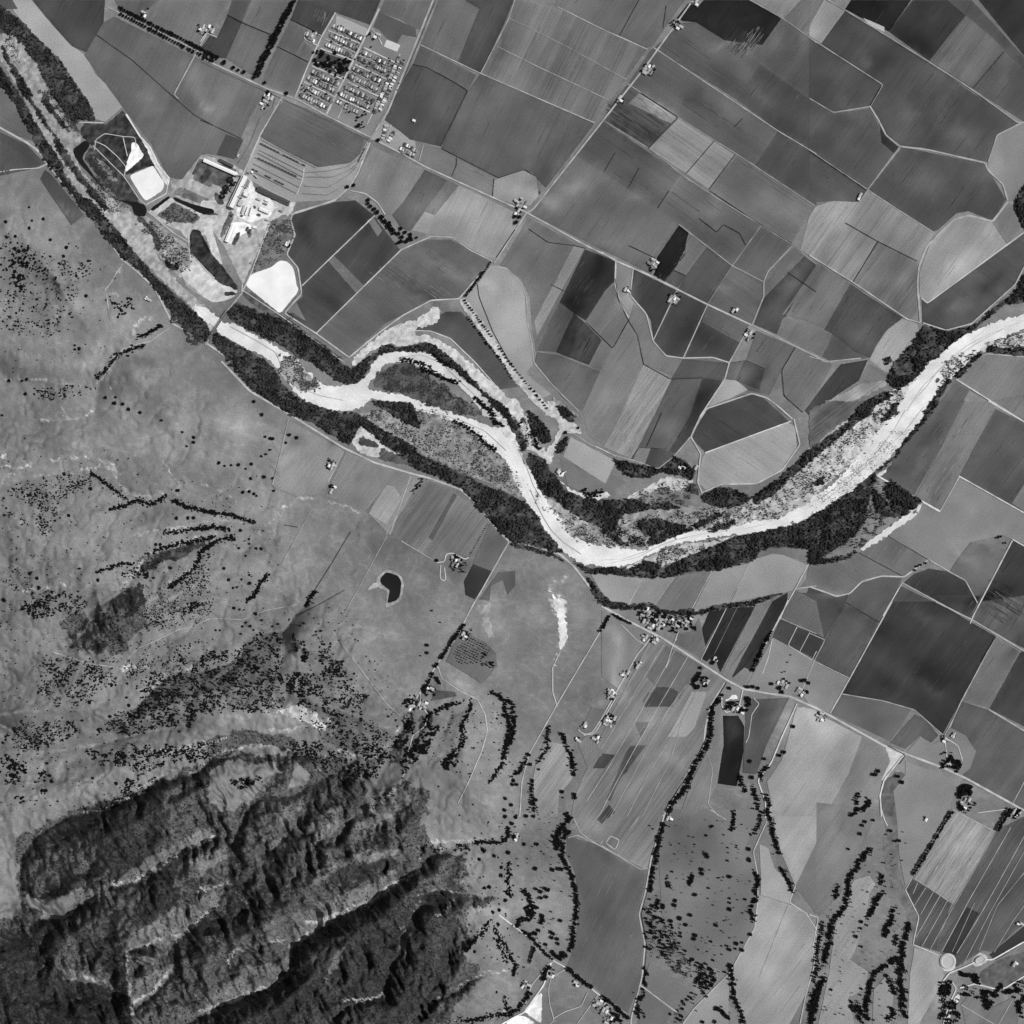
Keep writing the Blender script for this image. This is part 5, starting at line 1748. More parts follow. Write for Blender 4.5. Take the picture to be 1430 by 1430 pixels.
def sheet(name, P, g, ang=0, k=0, grit=.35, mat=None, step=7, wob=0, vary=20, zlift=None):
    """a patch of ground laid on the relief, cut to the traced outline"""
    # resample the outline
    Q = []
    n = len(P)
    for i in range(n):
        a = P[i]; b = P[(i+1) % n]; d = math.hypot(b[0]-a[0], b[1]-a[1]); m = max(1, int(d/(2.0 if wob else 9)))
        for j in range(m):
            t = j/m; Q.append((a[0]+(b[0]-a[0])*t, a[1]+(b[1]-a[1])*t))
    Q = np.array(Q)
    if wob >= .45:
        for _ in range(5): Q = Q*.5+(np.roll(Q, 1, 0)+np.roll(Q, -1, 0))*.25
    if wob:
        Q = Q+np.stack([(fbm(Q[:, 0], Q[:, 1], .35, 171, 2)-.5)*2*wob, (fbm(Q[:, 0], Q[:, 1], .35, 181, 2)-.5)*2*wob], 1)
    x0, y0 = Q.min(0); x1, y1 = Q.max(0)
    X, Y = np.meshgrid(np.arange(x0+step*.5, x1, step), np.arange(y0+step*.5, y1, step))
    X = X.ravel(); Y = Y.ravel()
    if len(X):
        I = inpoly(X, Y, [tuple(q) for q in Q]); X, Y = X[I], Y[I]
    A = [Vector((float(a), float(b))) for a, b in Q]+[Vector((float(a), float(b))) for a, b in zip(X, Y)]
    nq = len(Q)
    v, e, f, *_ = geometry.delaunay_2d_cdt(A, [], [list(range(nq))], 1, 1e-4)
    if not f: return None
    V = np.array([(p.x, p.y) for p in v]); F = np.array([list(t) for t in f])
    # faces upwards in world space (plan y runs down)
    a, b, c = V[F[:, 0]], V[F[:, 1]], V[F[:, 2]]
    cr = (b[:, 0]-a[:, 0])*(c[:, 1]-a[:, 1])-(b[:, 1]-a[:, 1])*(c[:, 0]-a[:, 0])
    F[cr > 0] = F[cr > 0][:, ::-1]
    h = hgt(V[:, 0], V[:, 1])
    z = nz() if zlift is None else zlift
    wx, wy, wz = world(V[:, 0], V[:, 1])
    me = mesh_np(name, np.stack([wx, wy, wz+z+np.where(h > .5, 1.6, 0)], 1), F, mat or M_GR)
    if mat is None:
        sc = .022 if vary < 40 else .06 if vary < 50 else .24
        tn = g+smear(V[:, 0], V[:, 1])*1.25+(fbm(V[:, 0], V[:, 1], sc, 191, 4)-.5)*vary
        tn = 116+(tn-116)*1.12
        if k:
            vv = -V[:, 0]*math.sin(ang)+V[:, 1]*math.cos(ang)
            tn = tn+(fbm(vv, vv*0+3, .09, 193, 3)-.5)*24*min(k, 1)
            fr = np.zeros(len(tn)); fr[:nq] = 1
            for o_ in (280, 300, 560, 580, 840, 860, 1130, 1140): fr[(np.abs(V[:, 0]-o_) < 1.2) | (np.abs(V[:, 1]-o_) < 1.2)] = 0
            tn = tn+fr*(6 if int(g+P[0][0]) % 3 else -6)
        set_attr(me, lin(np.clip(tn, 15, 250)), ang, k, grit)
    o = link(name, me); tag(o, kind='structure')
    return o
def ribbon_arrays(P, w, wob=.15):
    """centre line -> strip of quads on the ground"""
    Q = []
    for p, q in zip(P[:-1], P[1:]):
        d = math.hypot(q[0]-p[0], q[1]-p[1]); m = max(1, int(d/1.6))
        Q += [(p[0]+(q[0]-p[0])*j/m, p[1]+(q[1]-p[1])*j/m) for j in range(m)]
    Q.append(P[-1]); Q = np.array(Q, float)
    for _ in range(3):       # round the corners
        Q[1:-1] = Q[1:-1]*.5+(Q[:-2]+Q[2:])*.25
    T = np.gradient(Q, axis=0); T /= np.hypot(T[:, 0], T[:, 1])[:, None]+1e-9
    Nn = np.stack([-T[:, 1], T[:, 0]], 1)
    hw = w/2*(1+(fbm(Q[:, 0], Q[:, 1], .2, 201, 2)-.5)*2*wob)
    A = Q+Nn*hw[:, None]; B = Q-Nn*hw[:, None]
    return Q, A, B
def ribbons(name, items, grit=.25, mat=None, lift=0, wob=.2, cyc=0):
    VV, FF, TT = [], [], []; n0 = 0
    for w, g, P in items:
        Q, A, B = ribbon_arrays(P, w, wob); z = (.3+(LAYER[0]+len(VV) % cyc)*.005 if cyc else nz())+lift
        V = np.empty((len(Q)*2, 3))
        for i, R in enumerate((A, B)):
            x, y, h = world(R[:, 0], R[:, 1]); hh = np.where(h > .5, .9, 0)
            V[i::2] = np.stack([x, y, h+z+hh], 1)
        k = np.arange(len(Q)-1)*2+n0
        F = np.stack([k, k+1, k+3, k+2], 1)
        VV.append(V); FF.append(F); n0 += len(V)
        t = g+(fbm(Q[:, 0], Q[:, 1], .12, 211, 3)-.5)*60
        TT.append(np.repeat(t, 2))
    me = mesh_np(name, np.concatenate(VV), np.concatenate(FF), mat or M_GR)
    if mat is None: set_attr(me, lin(np.clip(np.concatenate(TT), 20, 245)), 0, 0, grit)
    # normals up
    o = link(name, me); tag(o, kind='structure'); return o

# ---------------------------------------------------------------- ground
def axis(lo, hi, dlo, dhi, fine, coarse):
    a = [lo]
    while a[-1] < hi: a.append(a[-1]+(fine if dlo <= a[-1] < dhi else coarse))
    return a
far = [300, 700, 1500, 3200, 7000]
xs = axis(-160, 1590, -160, 745, 1.7, 3.6); ys = axis(-160, 1590, 560, 1450, 1.7, 3.0)
xs = [-160-f for f in far[::-1]]+xs+[xs[-1]+f for f in far]; ys = [-160-f for f in far[::-1]]+ys+[ys[-1]+f for f in far]
X, Y = np.meshgrid(np.array(xs, float), np.array(ys, float))
fx = X.ravel(); fy = Y.ravel()
wx, wy, wz = world(fx, fy)
V = np.stack([wx, wy, wz], 1)
nx, ny = len(xs), len(ys)
i = np.arange(nx*ny).reshape(ny, nx)
F = np.stack([i[:-1, :-1].ravel(), i[1:, :-1].ravel(), i[1:, 1:].ravel(), i[:-1, 1:].ravel()], 1)
me = mesh_np('ground', V, F, M_GR, True)
set_attr(me, lin(base_tone(fx, fy)), math.radians(116), .12, 1.7)
tag(link('ground', me), kind='structure')

ANG = {'a': 116, 'b': 26, 'c': 126, 'd': 35, 'n': 0}
def parse(txt):
    for ln in txt.strip().split('\n'):
        h, p = ln.split(':'); w = h.split()
        yield w, p
for w, p in parse(YARDS):
    P = pts(w[0], p)
    if w[2] == 'w': sheet('tailings_pond', P, 0, mat=M['tailings'], step=20, wob=.6)
    else: sheet('works_yard', P, float(w[1]), 0, .15 if w[2] == 'n' else .5, 1.2, wob=3.2 if w[0] in ('31', '32', '22', '33') else 1.2, step=3, vary=55 if w[0] in ('44', '34', '43') else 85)
for w, p in parse(FIELDS):
    a = ANG[w[2][0]]; k = 0 if w[2][0] == 'n' else .42
    if w[2][1:] == '+': k = .95
    if w[2][1:] == '*': k = 1.5
    sheet('field', pts(w[0], p), float(w[1]), math.radians(a), k, 1.55, wob=.3, vary=30)
MARK = []
def marks(P, ang, n, lo, hi, l0, l1, w0=.5, w1=1.1):
    x, y = [], []; A = np.array(P); q0 = A.min(0); q1 = A.max(0); dx, dy = math.cos(ang), math.sin(ang); got = 0
    for _ in range(n*12):
        a, b = random.uniform(q0[0], q1[0]), random.uniform(q0[1], q1[1]); l = random.uniform(l0, l1)
        ex, ey = a+dx*l, b+dy*l; xs_ = np.array([a, (a+ex)/2, ex]); ys_ = np.array([b, (b+ey)/2, ey])
        if inpoly(xs_, ys_, P).all():
            MARK.append((random.uniform(w0, w1), random.uniform(lo, hi), [(a, b), (ex, ey)])); got += 1
            if got >= n: return
for w, p in parse(FIELDS):
    if w[2][0] == 'n': continue
    P = pts(w[0], p); g = 116+(float(w[1])-116)*1.12; A = np.array(P); sz = float(np.ptp(A, 0).max())
    marks(P, math.radians(ANG[w[2][0]]), int(1+sz/45), g-9, g+12, sz*.1, sz*.4, .45, 1.0)
for tg, p, a, n, lo, hi, l0, l1 in (('03', '640,180 820,240 1080,170 1060,330 900,400 800,300', 126, 46, 58, 78, 8, 26), ('03', '840,250 1090,160 1070,320 900,380', 126, 26, 110, 140, 6, 20),
        ('13', '510,190 600,230 570,330 520,440 430,530 480,440', 126, 46, 36, 50, 4, 12), ('13', '370,470 460,480 420,570 340,520', 126, 20, 40, 60, 4, 12), ('03', '40,690 500,800 310,980 20,800', 35, 34, 46, 66, 14, 50), ('03', '250,630 500,790 430,820 220,700', 35, 26, 120, 146, 12, 45),
        ('24', '1180,1180 1430,1230 1430,1430 1100,1430', 33, 34, 54, 68, 14, 50), ('24', '1180,1250 1430,1300 1430,1430 1150,1430', 33, 24, 95, 120, 8, 30), ('34', '1160,0 1430,0 1420,50 1320,160 1150,60', 33, 24, 60, 80, 8, 24),
        ('01', '700,20 880,80 830,190 760,160', 110, 18, 92, 110, 6, 18), ('12', '1150,480 1400,500 1350,640 1220,800 1100,700', 126, 26, 48, 60, 10, 30), ('12', '1120,800 1290,900 1220,1050 1080,1000', 116, 26, 52, 66, 10, 26),
        ('33', '300,560 500,560 460,700 260,720', 122, 26, 62, 80, 6, 20), ('33', '200,960 290,960 120,1200 60,1320', 122, 16, 64, 80, 8, 20), ('12', '160,560 520,520 400,640 100,700', 35, 26, 88, 124, 20, 60), ('12', '-300,480 200,330 400,480 100,640', 35, 30, 84, 118, 20, 60),
        ('23', '130,20 380,20 220,370 40,300', 116, 24, 128, 160, 20, 50), ('24', '880,120 1150,40 860,700 760,620', 120, 24, 88, 140, 8, 40), ('44', '700,460 960,20 1230,150 965,620', 121, 30, 120, 172, 20, 60)):
    marks(pts(tg, p), math.radians(a), int(n*.8), lo+(hi-lo)*.15, hi-(hi-lo)*.15, l0, l1, .4, 1.0)
LAYER[0] += 1; ribbons('tillage_marks', MARK, .6, wob=.6, cyc=30); LAYER[0] += 30
for w, p in parse(SANDS):
    k = {'n': .15, 'd': .3, 'a': .4, 'c': .3}[w[2]]
    terr = (w[0] == '14' and w[1] == '150') or float(w[1]) < 112
    if terr: k = 1.4
    a = {'n': 0, 'a': 55, 'd': 40, 'c': 125}[w[2]]
    if w[0][0] == '2' and w[0][1] == '3': a = -20
    if w[0] == '14' or float(w[1]) < 112: a = -38
    if w[0] == '22': a = 58
    dry = w[2] == 'n' or float(w[1]) < 186
    sheet('river_sand', pts(w[0], p), min(float(w[1]), 207)-(6 if dry else 0), math.radians(a), k, 1.5 if dry else 1.3, wob=3.0, step=2.2, vary=44 if terr else 95 if dry else 44)
for w, p in parse(WATERS):
    if '-9990' in p: continue
    sheet('water', pts(w[0], p) if ':' not in p else 0, 0, mat=M['water'], step=30, wob=.5)
cls = {'highway': [], 'river_road': [], 'farm_track': [], 'levee_road': []}
for w, p in parse(ROADS):
    tg, q = p.split(' ', 1); P = pts(tg, q); g = float(w[1]); wd = float(w[0])
    cls['highway' if wd >= 2.5 else 'levee_road' if wd >= 1.9 else 'farm_track'].append((wd*.86, g-6, P))
for k, it in cls.items():
    if it: ribbons(k, it, .3)
ribbons('railway_track', [(float(w[0])*1.1, float(w[1]), pts(*p.split(' ', 1))) for w, p in parse(RAILS)], .2, wob=.05)
ribbons('ditch', [(float(w[0])*.9, float(w[1])-6, pts(*p.split(' ', 1))) for w, p in parse(DITCHES) if '-2000' not in p], .2, wob=.25)

# ---------------------------------------------------------------- foliage templates
import bmesh
def ico(sub, seed, rough=.22, flat=1.0):
    bm = bmesh.new(); bmesh.ops.create_icosphere(bm, subdivisions=sub, radius=1)
    r = random.Random(seed)
    for v in bm.verts:
        k = 1+r.uniform(-rough, rough); v.co = Vector((v.co.x*k, v.co.y*k, v.co.z*k*flat))
    V = np.array([v.co[:] for v in bm.verts]); F = np.array([[v.index for v in f.verts] for f in bm.faces]); bm.free()
    return V, F
TS = [ico(1, s, .25) for s in range(5)]      # 12 corners
TM = [ico(2, s, .2) for s in range(5)]       # 42 corners
def lumps(name, x, y, r, mat, zs=1.0, lift=.35, fine=False, label=None, cat=None):
    """many small crowns as one mesh"""
    T = TM if fine else TS
    x = np.asarray(x, float); y = np.asarray(y, float); r = np.asarray(r, float)*S
    if not len(x): return None
    wx, wy, wz = world(x, y); VV, FF = [], []; n0 = 0
    which = RNG.integers(0, len(T), len(x)); th = RNG.random(len(x))*6.283
    zz = zs*(.75+.5*RNG.random(len(x)))
    for k, (V, F) in enumerate(T):
        s = which == k; m = int(s.sum())
        if not m: continue
        c, sn = np.cos(th[s])[:, None], np.sin(th[s])[:, None]
        vx = (V[None, :, 0]*c-V[None, :, 1]*sn)*r[s][:, None]+wx[s][:, None]
        vy = (V[None, :, 0]*sn+V[None, :, 1]*c)*r[s][:, None]+wy[s][:, None]
        vz = (V[None, :, 2]*zz[s][:, None]+zz[s][:, None]*lift*1.6)*r[s][:, None]+wz[s][:, None]+.3+np.where(wz[s] < 30, LAYER[0]*.005, 0)[:, None]
        VV.append(np.stack([vx, vy, vz], 2).reshape(-1, 3))
        FF.append((F[None]+(np.arange(m)*len(V))[:, None, None]+n0).reshape(-1, 3)); n0 += m*len(V)
    me = mesh_np(name, np.concatenate(VV), np.concatenate(FF), mat, fine)
    o = link(name, me); tag(o, label, cat, kind='stuff'); return o
def fill(P, spacing, jit=.5):
    P = [tuple(p) for p in P]; A = np.array(P); x0, y0 = A.min(0); x1, y1 = A.max(0)
    X, Y = np.meshgrid(np.arange(x0, x1+spacing, spacing), np.arange(y0, y1+spacing, spacing))
    X = X.ravel()+(RNG.random(X.size)-.5)*2*jit*spacing; Y = Y.ravel()+(RNG.random(Y.size)-.5)*2*jit*spacing
    wx = X+(fbm(X, Y, .2, 221, 2)-.5)*4; wy = Y+(fbm(X, Y, .2, 231, 2)-.5)*4
    I = inpoly(wx, wy, P)
    return X[I], Y[I]
def rand_in(P, n, clump=True):
    A = np.array(P); x0, y0 = A.min(0); x1, y1 = A.max(0); ox, oy = [], []; got = 0
    for _ in range(60):
        X = x0+RNG.random(n*3)*(x1-x0); Y = y0+RNG.random(n*3)*(y1-y0)
        I = inpoly(X+(fbm(X, Y, .11, 243, 3)-.5)*26, Y+(fbm(X, Y, .11, 247, 3)-.5)*26, P)
        if clump: I &= RNG.random(X.size) < np.clip((fbm(X, Y, .12, 241, 3)-.32)*3.2, .06, 1)
        ox.append(X[I]); oy.append(Y[I]); got += int(I.sum())
        if got >= n: break
    return np.concatenate(ox)[:n], np.concatenate(oy)[:n]

# riverside woods
wi = 0
for ln in WOODS.strip().split('\n'):
    tg, p = ln.split(':'); P = pts(tg, p)
    o = sheet('undergrowth', P, 74, 0, 0, 1.5, wob=3.4, step=2.6, vary=90)
    if o: o['kind'] = 'stuff'; o['label'] = 'dark leafy undergrowth on the floor of the riverside woods'; o['category'] = 'undergrowth'
    x, y = fill(P, 1.75, .6)
    g = fbm(x, y, .07, 251, 4)
    keep = RNG.random(len(x)) < np.clip((g-.36)*5, .18, .9); x, y, g = x[keep], y[keep], g[keep]
    r = .62+RNG.random(len(x))**2*1.25+.6*(g-.4)
    lumps('riverside_woods', x, y, np.clip(r, .6, 2.1), M['wood_leaves'], 1.15, .55, False, 'dense dark mass of willow and cottonwood crowns along the river bed', 'woods')
# scrub on the sand bars
sx, sy, sr = [], [], []
for ln in SCRUB.strip().split('\n'):
    h, p = ln.split(':'); n, r = h.split(); tg, q = p.split(' ', 1)
    x, y = rand_in(pts(tg, q), int(int(n)*(1.0 if tg == '24' else 1.5)))
    sx.append(x); sy.append(y); sr.append(float(r)*(.3+.7*RNG.random(len(x))**2.6)*.9)
lumps('river_scrub', np.concatenate(sx), np.concatenate(sy), np.concatenate(sr), M['scrub_leaves'], .8, .3, False, 'low scrub peppered over the pale sand bars of the river', 'scrub')
# chaparral on the shaded hillsides
bx = RNG.random(150000)*760-20; by = 760+RNG.random(150000)*690
c = brush(bx, by); k = RNG.random(len(bx)) < c*(.25+.9*np.clip(fbm(bx, by, .09, 261, 3)*1.6-.35, 0, 1)); bx, by = bx[k], by[k]
lumps('chaparral', bx, by, .45+RNG.random(len(bx))**2*.75, M['brush_leaves'], .75, .3, False, 'dark chaparral brush covering the steep shaded hillsides', 'brush')

# ---------------------------------------------------------------- trees
def crown_mesh(seed, tall, mat, lobes=9):
    r = random.Random(seed); VV, FF = [], []; n = 0
    for i in range(lobes):
        a = i*2.399+r.random(); d = 0 if i == 0 else r.uniform(.35, .66); s = .62 if i == 0 else r.uniform(.32, .5)
        V, F = TM[r.randrange(5)]
        z = (1.05 if i == 0 else r.uniform(.72, 1.12))*tall
        V = V*np.array([s, s, s*.85*tall])+np.array([math.cos(a)*d, math.sin(a)*d, z])
        VV.append(V); FF.append(F+n); n += len(V)
    # loose leaf clumps round the edge
    for i in range(22):
        a = r.random()*6.283; d = r.uniform(.6, 1.0); s = r.uniform(.07, .17); V, F = TS[r.randrange(5)]
        V = V*s+np.array([math.cos(a)*d, math.sin(a)*d, r.uniform(.5, 1.25)*tall]); VV.append(V); FF.append(F+n); n += len(V)
    return mesh_np('crown', np.concatenate(VV), np.concatenate(FF), mat, True)
def trunk_mesh(tall):
    V, F = [], []; n = 6
    for k, (z, r) in enumerate(((-.5, .12), (.3, .08), (.8, .055), (1.1, .02))):
        for i in range(n): V.append((math.cos(i*6.283/n)*r+.02*k, math.sin(i*6.283/n)*r, z*tall))
    for k in range(3):
        for i in range(n):
            a, b = k*n+i, k*n+(i+1) % n; F.append((a, b, b+n, a+n))
    for q in range(3):   # limbs
        a = q*2.1; b0 = len(V); dx, dy = math.cos(a), math.sin(a)
        for z, d, r in ((.45, .02, .05), (.85, .42, .02)):
            for s in ((-1, -1), (1, -1), (1, 1), (-1, 1)): V.append((dx*d+s[0]*r, dy*d+s[1]*r, z*tall))
        for i in range(4): F.append((b0+i, b0+(i+1) % 4, b0+4+(i+1) % 4, b0+4+i))
    return mesh_np('trunk', V, F, M['bark'])
CR = {'low': [crown_mesh(s, .6, M['oak_leaves']) for s in range(4)], 'tall': [crown_mesh(s+9, .95, M['oak_leaves']) for s in range(4)]}
TR = {'low': trunk_mesh(.6), 'tall': trunk_mesh(.95)}
PLACES = """
95,100|on the bank of the upper river
30,45|at the top-left corner by the river
200,60|in the top-left fields
285,40|by the farm lane in the top-left fields
360,120|beside the top-left road junction
470,60|in the gridded town
520,180|by the town's railway crossing
320,260|beside the sugar works
400,270|in the yards of the sugar works
545,310|along the lane east of the sugar works
580,335|in the grove at the lane fork
725,305|at the central crossroads
945,35|at the top of the diagonal road
910,95|beside the upper diagonal road
875,145|on the diagonal road above the streaky field
30,380|on the steep upper-left pasture
80,440|on the lower edge of the upper-left oak slope
110,350|on the right side of the upper-left oak slope
165,430|round the hill farm above the river road
60,545|beside the gully in the left pasture
150,545|at the gully fork in the left pasture
200,470|on the pasture below the river road
360,620|on the slope west of the light field
330,650|at the head of the draw west of the light field
30,690|on the left-edge slope below the white bank
70,720|in the thick stand at the left edge
180,690|along the wooded draw below the white bank
290,715|along the creek above the stock pond valley
340,750|at the foot of the double ravine
250,760|in the double ravine of the left hills
150,795|on the ridge above the dark hollow
60,850|on the left-edge hills
60,960|in the left-edge oak woods
60,1030|on the lower left-edge slope
20,1090|in the draw at the left edge
150,920|in the dark hollow of the left hills
240,900|on the grassy spur of the left hills
360,830|on the pasture between the ravines
400,900|in the oak forest on the central spur
230,960|on the western end of the oak forest
320,980|in the lower oak forest
480,920|on the eastern edge of the oak forest
530,1000|on the bald knoll east of the oak forest
400,1050|in the curved wooded valley
230,1050|along the curved wooded valley
100,1120|on the rim above the bottom-left brush
545,1030|in the canyon below the ranch
590,950|round the ranch at the foot of the hills
615,910|along the lane north of the ranch
690,870|in the square orchard
650,1010|on the little spur east of the ranch
710,1020|along the double creek east of the ranch
760,1040|on the fan west of the strip fields
795,1050|along the stream beside the combed field
720,1150|by the buildings at the end of the meadow lane
790,1150|in the creek thicket at the centre bottom
680,1180|along the wooded creek at the foot of the hills
720,1240|along the straight tree row in the lower meadow
735,1265|in the pale meadow at the centre bottom
800,1250|on the eastern side of the lower meadow
700,1330|along the rocky creek in the bottom meadows
780,1330|by the road fork at the bottom
770,1390|in the bottom centre near the white terrace
840,1400|on the orchard lots at the bottom edge
850,865|by the river road west of the village
900,870|in the river-road village
960,870|in the eastern half of the village
995,930|along the black fields
975,950|round the farm with the L of dark trees
1060,890|along the dark field's tree row
1020,980|in the grove below the highway
1085,960|along the highway east of the grove
1125,960|by the highway farm east of the grove
985,1040|along the creek road
935,1130|on the creek road farther south
920,1220|on the upper west side of the oak park
905,1300|in the thick woods of the oak park
960,1270|in the middle of the oak park
1010,1250|on the open grass of the oak park
1050,1200|on the eastern rim of the oak park
990,1370|in the southern woods of the oak park
1060,1120|at the head of the eastern gully
1085,1190|in the eastern gully
1040,1400|beside the small draw at the bottom
1140,1400|in the wooded ravine at the bottom
1180,1250|in the middle of the long wooded ravine
1210,1150|at the head of the long wooded ravine
1230,1260|on the middle finger of the ravines
1240,1290|on the eastern finger of the ravines
1260,1340|in the wooded bottomland by the round reservoir
1330,1400|along the slough below the round reservoir
1400,1390|along the curved slough in the bottom-right corner
1330,1060|round the fan-shaped farmyard
1345,1110|by the big dark grove
1330,1150|along the combed field's tree row
1410,1130|by the right-edge farm
1385,760|at the farm with the circular drive
1280,790|on the narrow farm islet in the right fields
1250,480|by the river bend on the right
750,590|on the terrace by the levee
640,440|along the sandy levee road
700,720|by the lone farm with the loop drive
640,780|round the farm with the loop drive
460,650|round the farms below the river road
850,690|on the river bank opposite the village
"""
PL = [(tuple(map(float, l.split('|')[0].split(','))), l.split('|')[1]) for l in PLACES.strip().split('\n')]
def place(x, y): return min(PL, key=lambda p: (p[0][0]-x)**2+(p[0][1]-y)**2)[1]
KIND = {'oak': ('oak_tree', 'oak tree', 'low', 'round dark oak'), 'creek': ('creek_tree', 'creek tree', 'low', 'dark creek tree'),
        'avenue': ('avenue_tree', 'avenue tree', 'tall', 'round roadside tree'), 'belt': ('windbreak_tree', 'windbreak tree', 'tall', 'dark windbreak tree'),
        'wind': ('row_tree', 'row tree', 'tall', 'dark row tree'), 'garden': ('garden_tree', 'garden tree', 'low', 'dark garden tree'),
        'orchard': ('orchard_tree', 'orchard tree', 'low', 'grid-planted orchard tree')}
CAND = {k: [] for k in KIND}; SHR = []
for ln in (TREE_LINES+'wind .75 3.0 .1:22 580,815 520,920 450,1040').strip().split('\n'):
    h, p = ln.split(':'); k, r, sp, j = h.split(); r, sp, j = float(r), float(sp), float(j); tg, q = p.split(' ', 1); P = pts(tg, q)
    for a, b in zip(P[:-1], P[1:]):
        d = math.hypot(b[0]-a[0], b[1]-a[1]); m = max(1, round(d/(sp*(.78 if k == 'creek' else 1))))
        for i in range(m):
            t = (i+.5)/m
            CAND[k].append((a[0]+(b[0]-a[0])*t+random.gauss(0, j*(1.0 if k == 'creek' else .6)), a[1]+(b[1]-a[1])*t+random.gauss(0, j*(1.0 if k == 'creek' else .6)), r*random.uniform(.62, 1.18)))
            if k == 'creek':
                for q_ in range(3): CAND[k].append((a[0]+(b[0]-a[0])*t+random.gauss(0, 2.4), a[1]+(b[1]-a[1])*t+random.gauss(0, 2.0), random.uniform(.5, 1.5)))
for ln in TREE_SPOTS.strip().split('\n'):
    h, p = ln.split(':'); k, r = h.split(); tg, q = p.split(' ', 1)
    for x, y in pts(tg, q): CAND[k].append((x, y, float(r)*random.uniform(.9, 1.1)))
for ln in TREE_ZONES.strip().split('\n'):
    h, p = ln.split(':'); k, n, r0, r1 = h.split(); tg, q = p.split(' ', 1); x, y = rand_in(pts(tg, q), int(int(n)*1.55))
    r = float(r0)*.8+(float(r1)-float(r0)*.8)*RNG.random(len(x))**2.6
    if k == 'shrub': SHR += list(zip(x, y, r))
    else: CAND[k] += list(zip(x, y, r*.95))
# orchard grid in the square plot
u = (math.cos(math.radians(27)), math.sin(math.radians(27))); v = (-u[1], u[0]); OP = pts('32', '400,270 470,240 560,290 590,330 540,400 440,420 360,400 350,340')
for i in range(-20, 21):
    for j in range(-20, 21):
        x = 658+(i*u[0]+j*v[0])*3.7; y = 908+(i*u[1]+j*v[1])*3.7
        if inpoly(np.array([x]), np.array([y]), OP)[0] and random.random() < .93: CAND['orchard'].append((x+random.gauss(0, .2), y+random.gauss(0, .2), random.uniform(.6, .95)))
# town gardens and park
for q, n, r0, r1 in (('790,340 1000,410 960,510 750,430', 62, 1.2, 2.3), ('1050,740 1105,760 1080,860 1030,830', 22, .8, 1.5)):
    x, y = rand_in(pts('01', q), n, False)
    CAND['garden'] += [(a, b, random.uniform(r0, r1)) for a, b in zip(x, y)]
TOWNP = pts('01', '900,160 1075,250 1085,340 1330,440 1360,360 1390,420 1170,760 1120,740 850,720 650,640 740,460 1000,520 1020,420 815,320')
x, y = rand_in(TOWNP, 216, False); CAND['garden'] += [(a, b, random.uniform(.55, 1.15)) for a, b in zip(x, y)]
# ---------------------------------------------------------------- buildings
BM = {}
def box_verts(l, w, h): return [(-l, -w, 0), (l, -w, 0), (l, w, 0), (-l, w, 0), (-l, -w, h), (l, -w, h), (l, w, h), (-l, w, h)]
def walls_mesh(l, w, h, rise, mat):
    V = [(a, b, z if z else -2.4) for a, b, z in box_verts(l/2, w/2, h)]+[(-l/2, 0, h+rise), (l/2, 0, h+rise)]
    me = bpy.data.meshes.new('wall')
    me.from_pydata(V, [], [(0, 1, 5, 4), (2, 3, 7, 6), (1, 2, 6, 9, 5), (3, 0, 4, 8, 7), (3, 2, 1, 0)]); me.materials.append(mat); return me
def roof_mesh(l, w, h, rise, mat, over=.5, th=.3):
    L2, W2 = l/2+over, w/2+over; e = h-rise*over/(w/2)+.05; V = []
    for z in (0, th):
        V += [(-L2, -W2, e+z), (L2, -W2, e+z), (L2, 0, h+rise+.05+z), (-L2, 0, h+rise+.05+z), (L2, W2, e+z), (-L2, W2, e+z)]
    F = [(6, 7, 8, 9), (9, 8, 10, 11), (0, 3, 2, 1), (3, 5, 4, 2), (0, 1, 7, 6), (5, 11, 10, 4), (1, 2, 8, 7), (2, 4, 10, 8), (0, 6, 9, 3), (3, 9, 11, 5)]
    me = bpy.data.meshes.new('roof'); me.from_pydata(V, [], F); me.materials.append(mat); return me
def slab_mesh(name, l, w, z0, z1, mat):
    V = [(a, b, z) for z in (z0, z1) for a, b in ((-l/2, -w/2), (l/2, -w/2), (l/2, w/2), (-l/2, w/2))]
    me = bpy.data.meshes.new(name); me.from_pydata(V, [], [(3, 2, 1, 0), (4, 5, 6, 7), (0, 1, 5, 4), (1, 2, 6, 5), (2, 3, 7, 6), (3, 0, 4, 7)]); me.materials.append(mat); return me
def building(name, label, cat, x, y, l, w, h, ang, roof='pale_roof', rise=None, group=None, flat=False, wall='wall_paint'):
    """ang: plan direction of the long side, degrees"""
    rise = w*.22 if rise is None else rise
    key = (round(l, 1), round(w, 1), round(h, 1), round(rise, 1), roof, wall, flat)
    if key not in BM:
        if flat: BM[key] = (slab_mesh('wall', l, w, -2.4, h, M[wall]), slab_mesh('roof', l+.6, w+.6, h, h+.5, M[roof]))
        else: BM[key] = (walls_mesh(l, w, h, rise, M[wall]), roof_mesh(l, w, h, rise, M[roof]))
    X, Y, Z = world(x, y); o = bpy.data.objects.new(name, None); COL.objects.link(o)
    o.location = (float(X), float(Y), float(Z)+.2+LAYER[0]*.005); o.rotation_euler = (0, 0, -math.radians(ang)); o.empty_display_size = 5
    tag(o, label, cat, group)
    link('wall', BM[key][0], o); link('roof', BM[key][1], o)
    return o
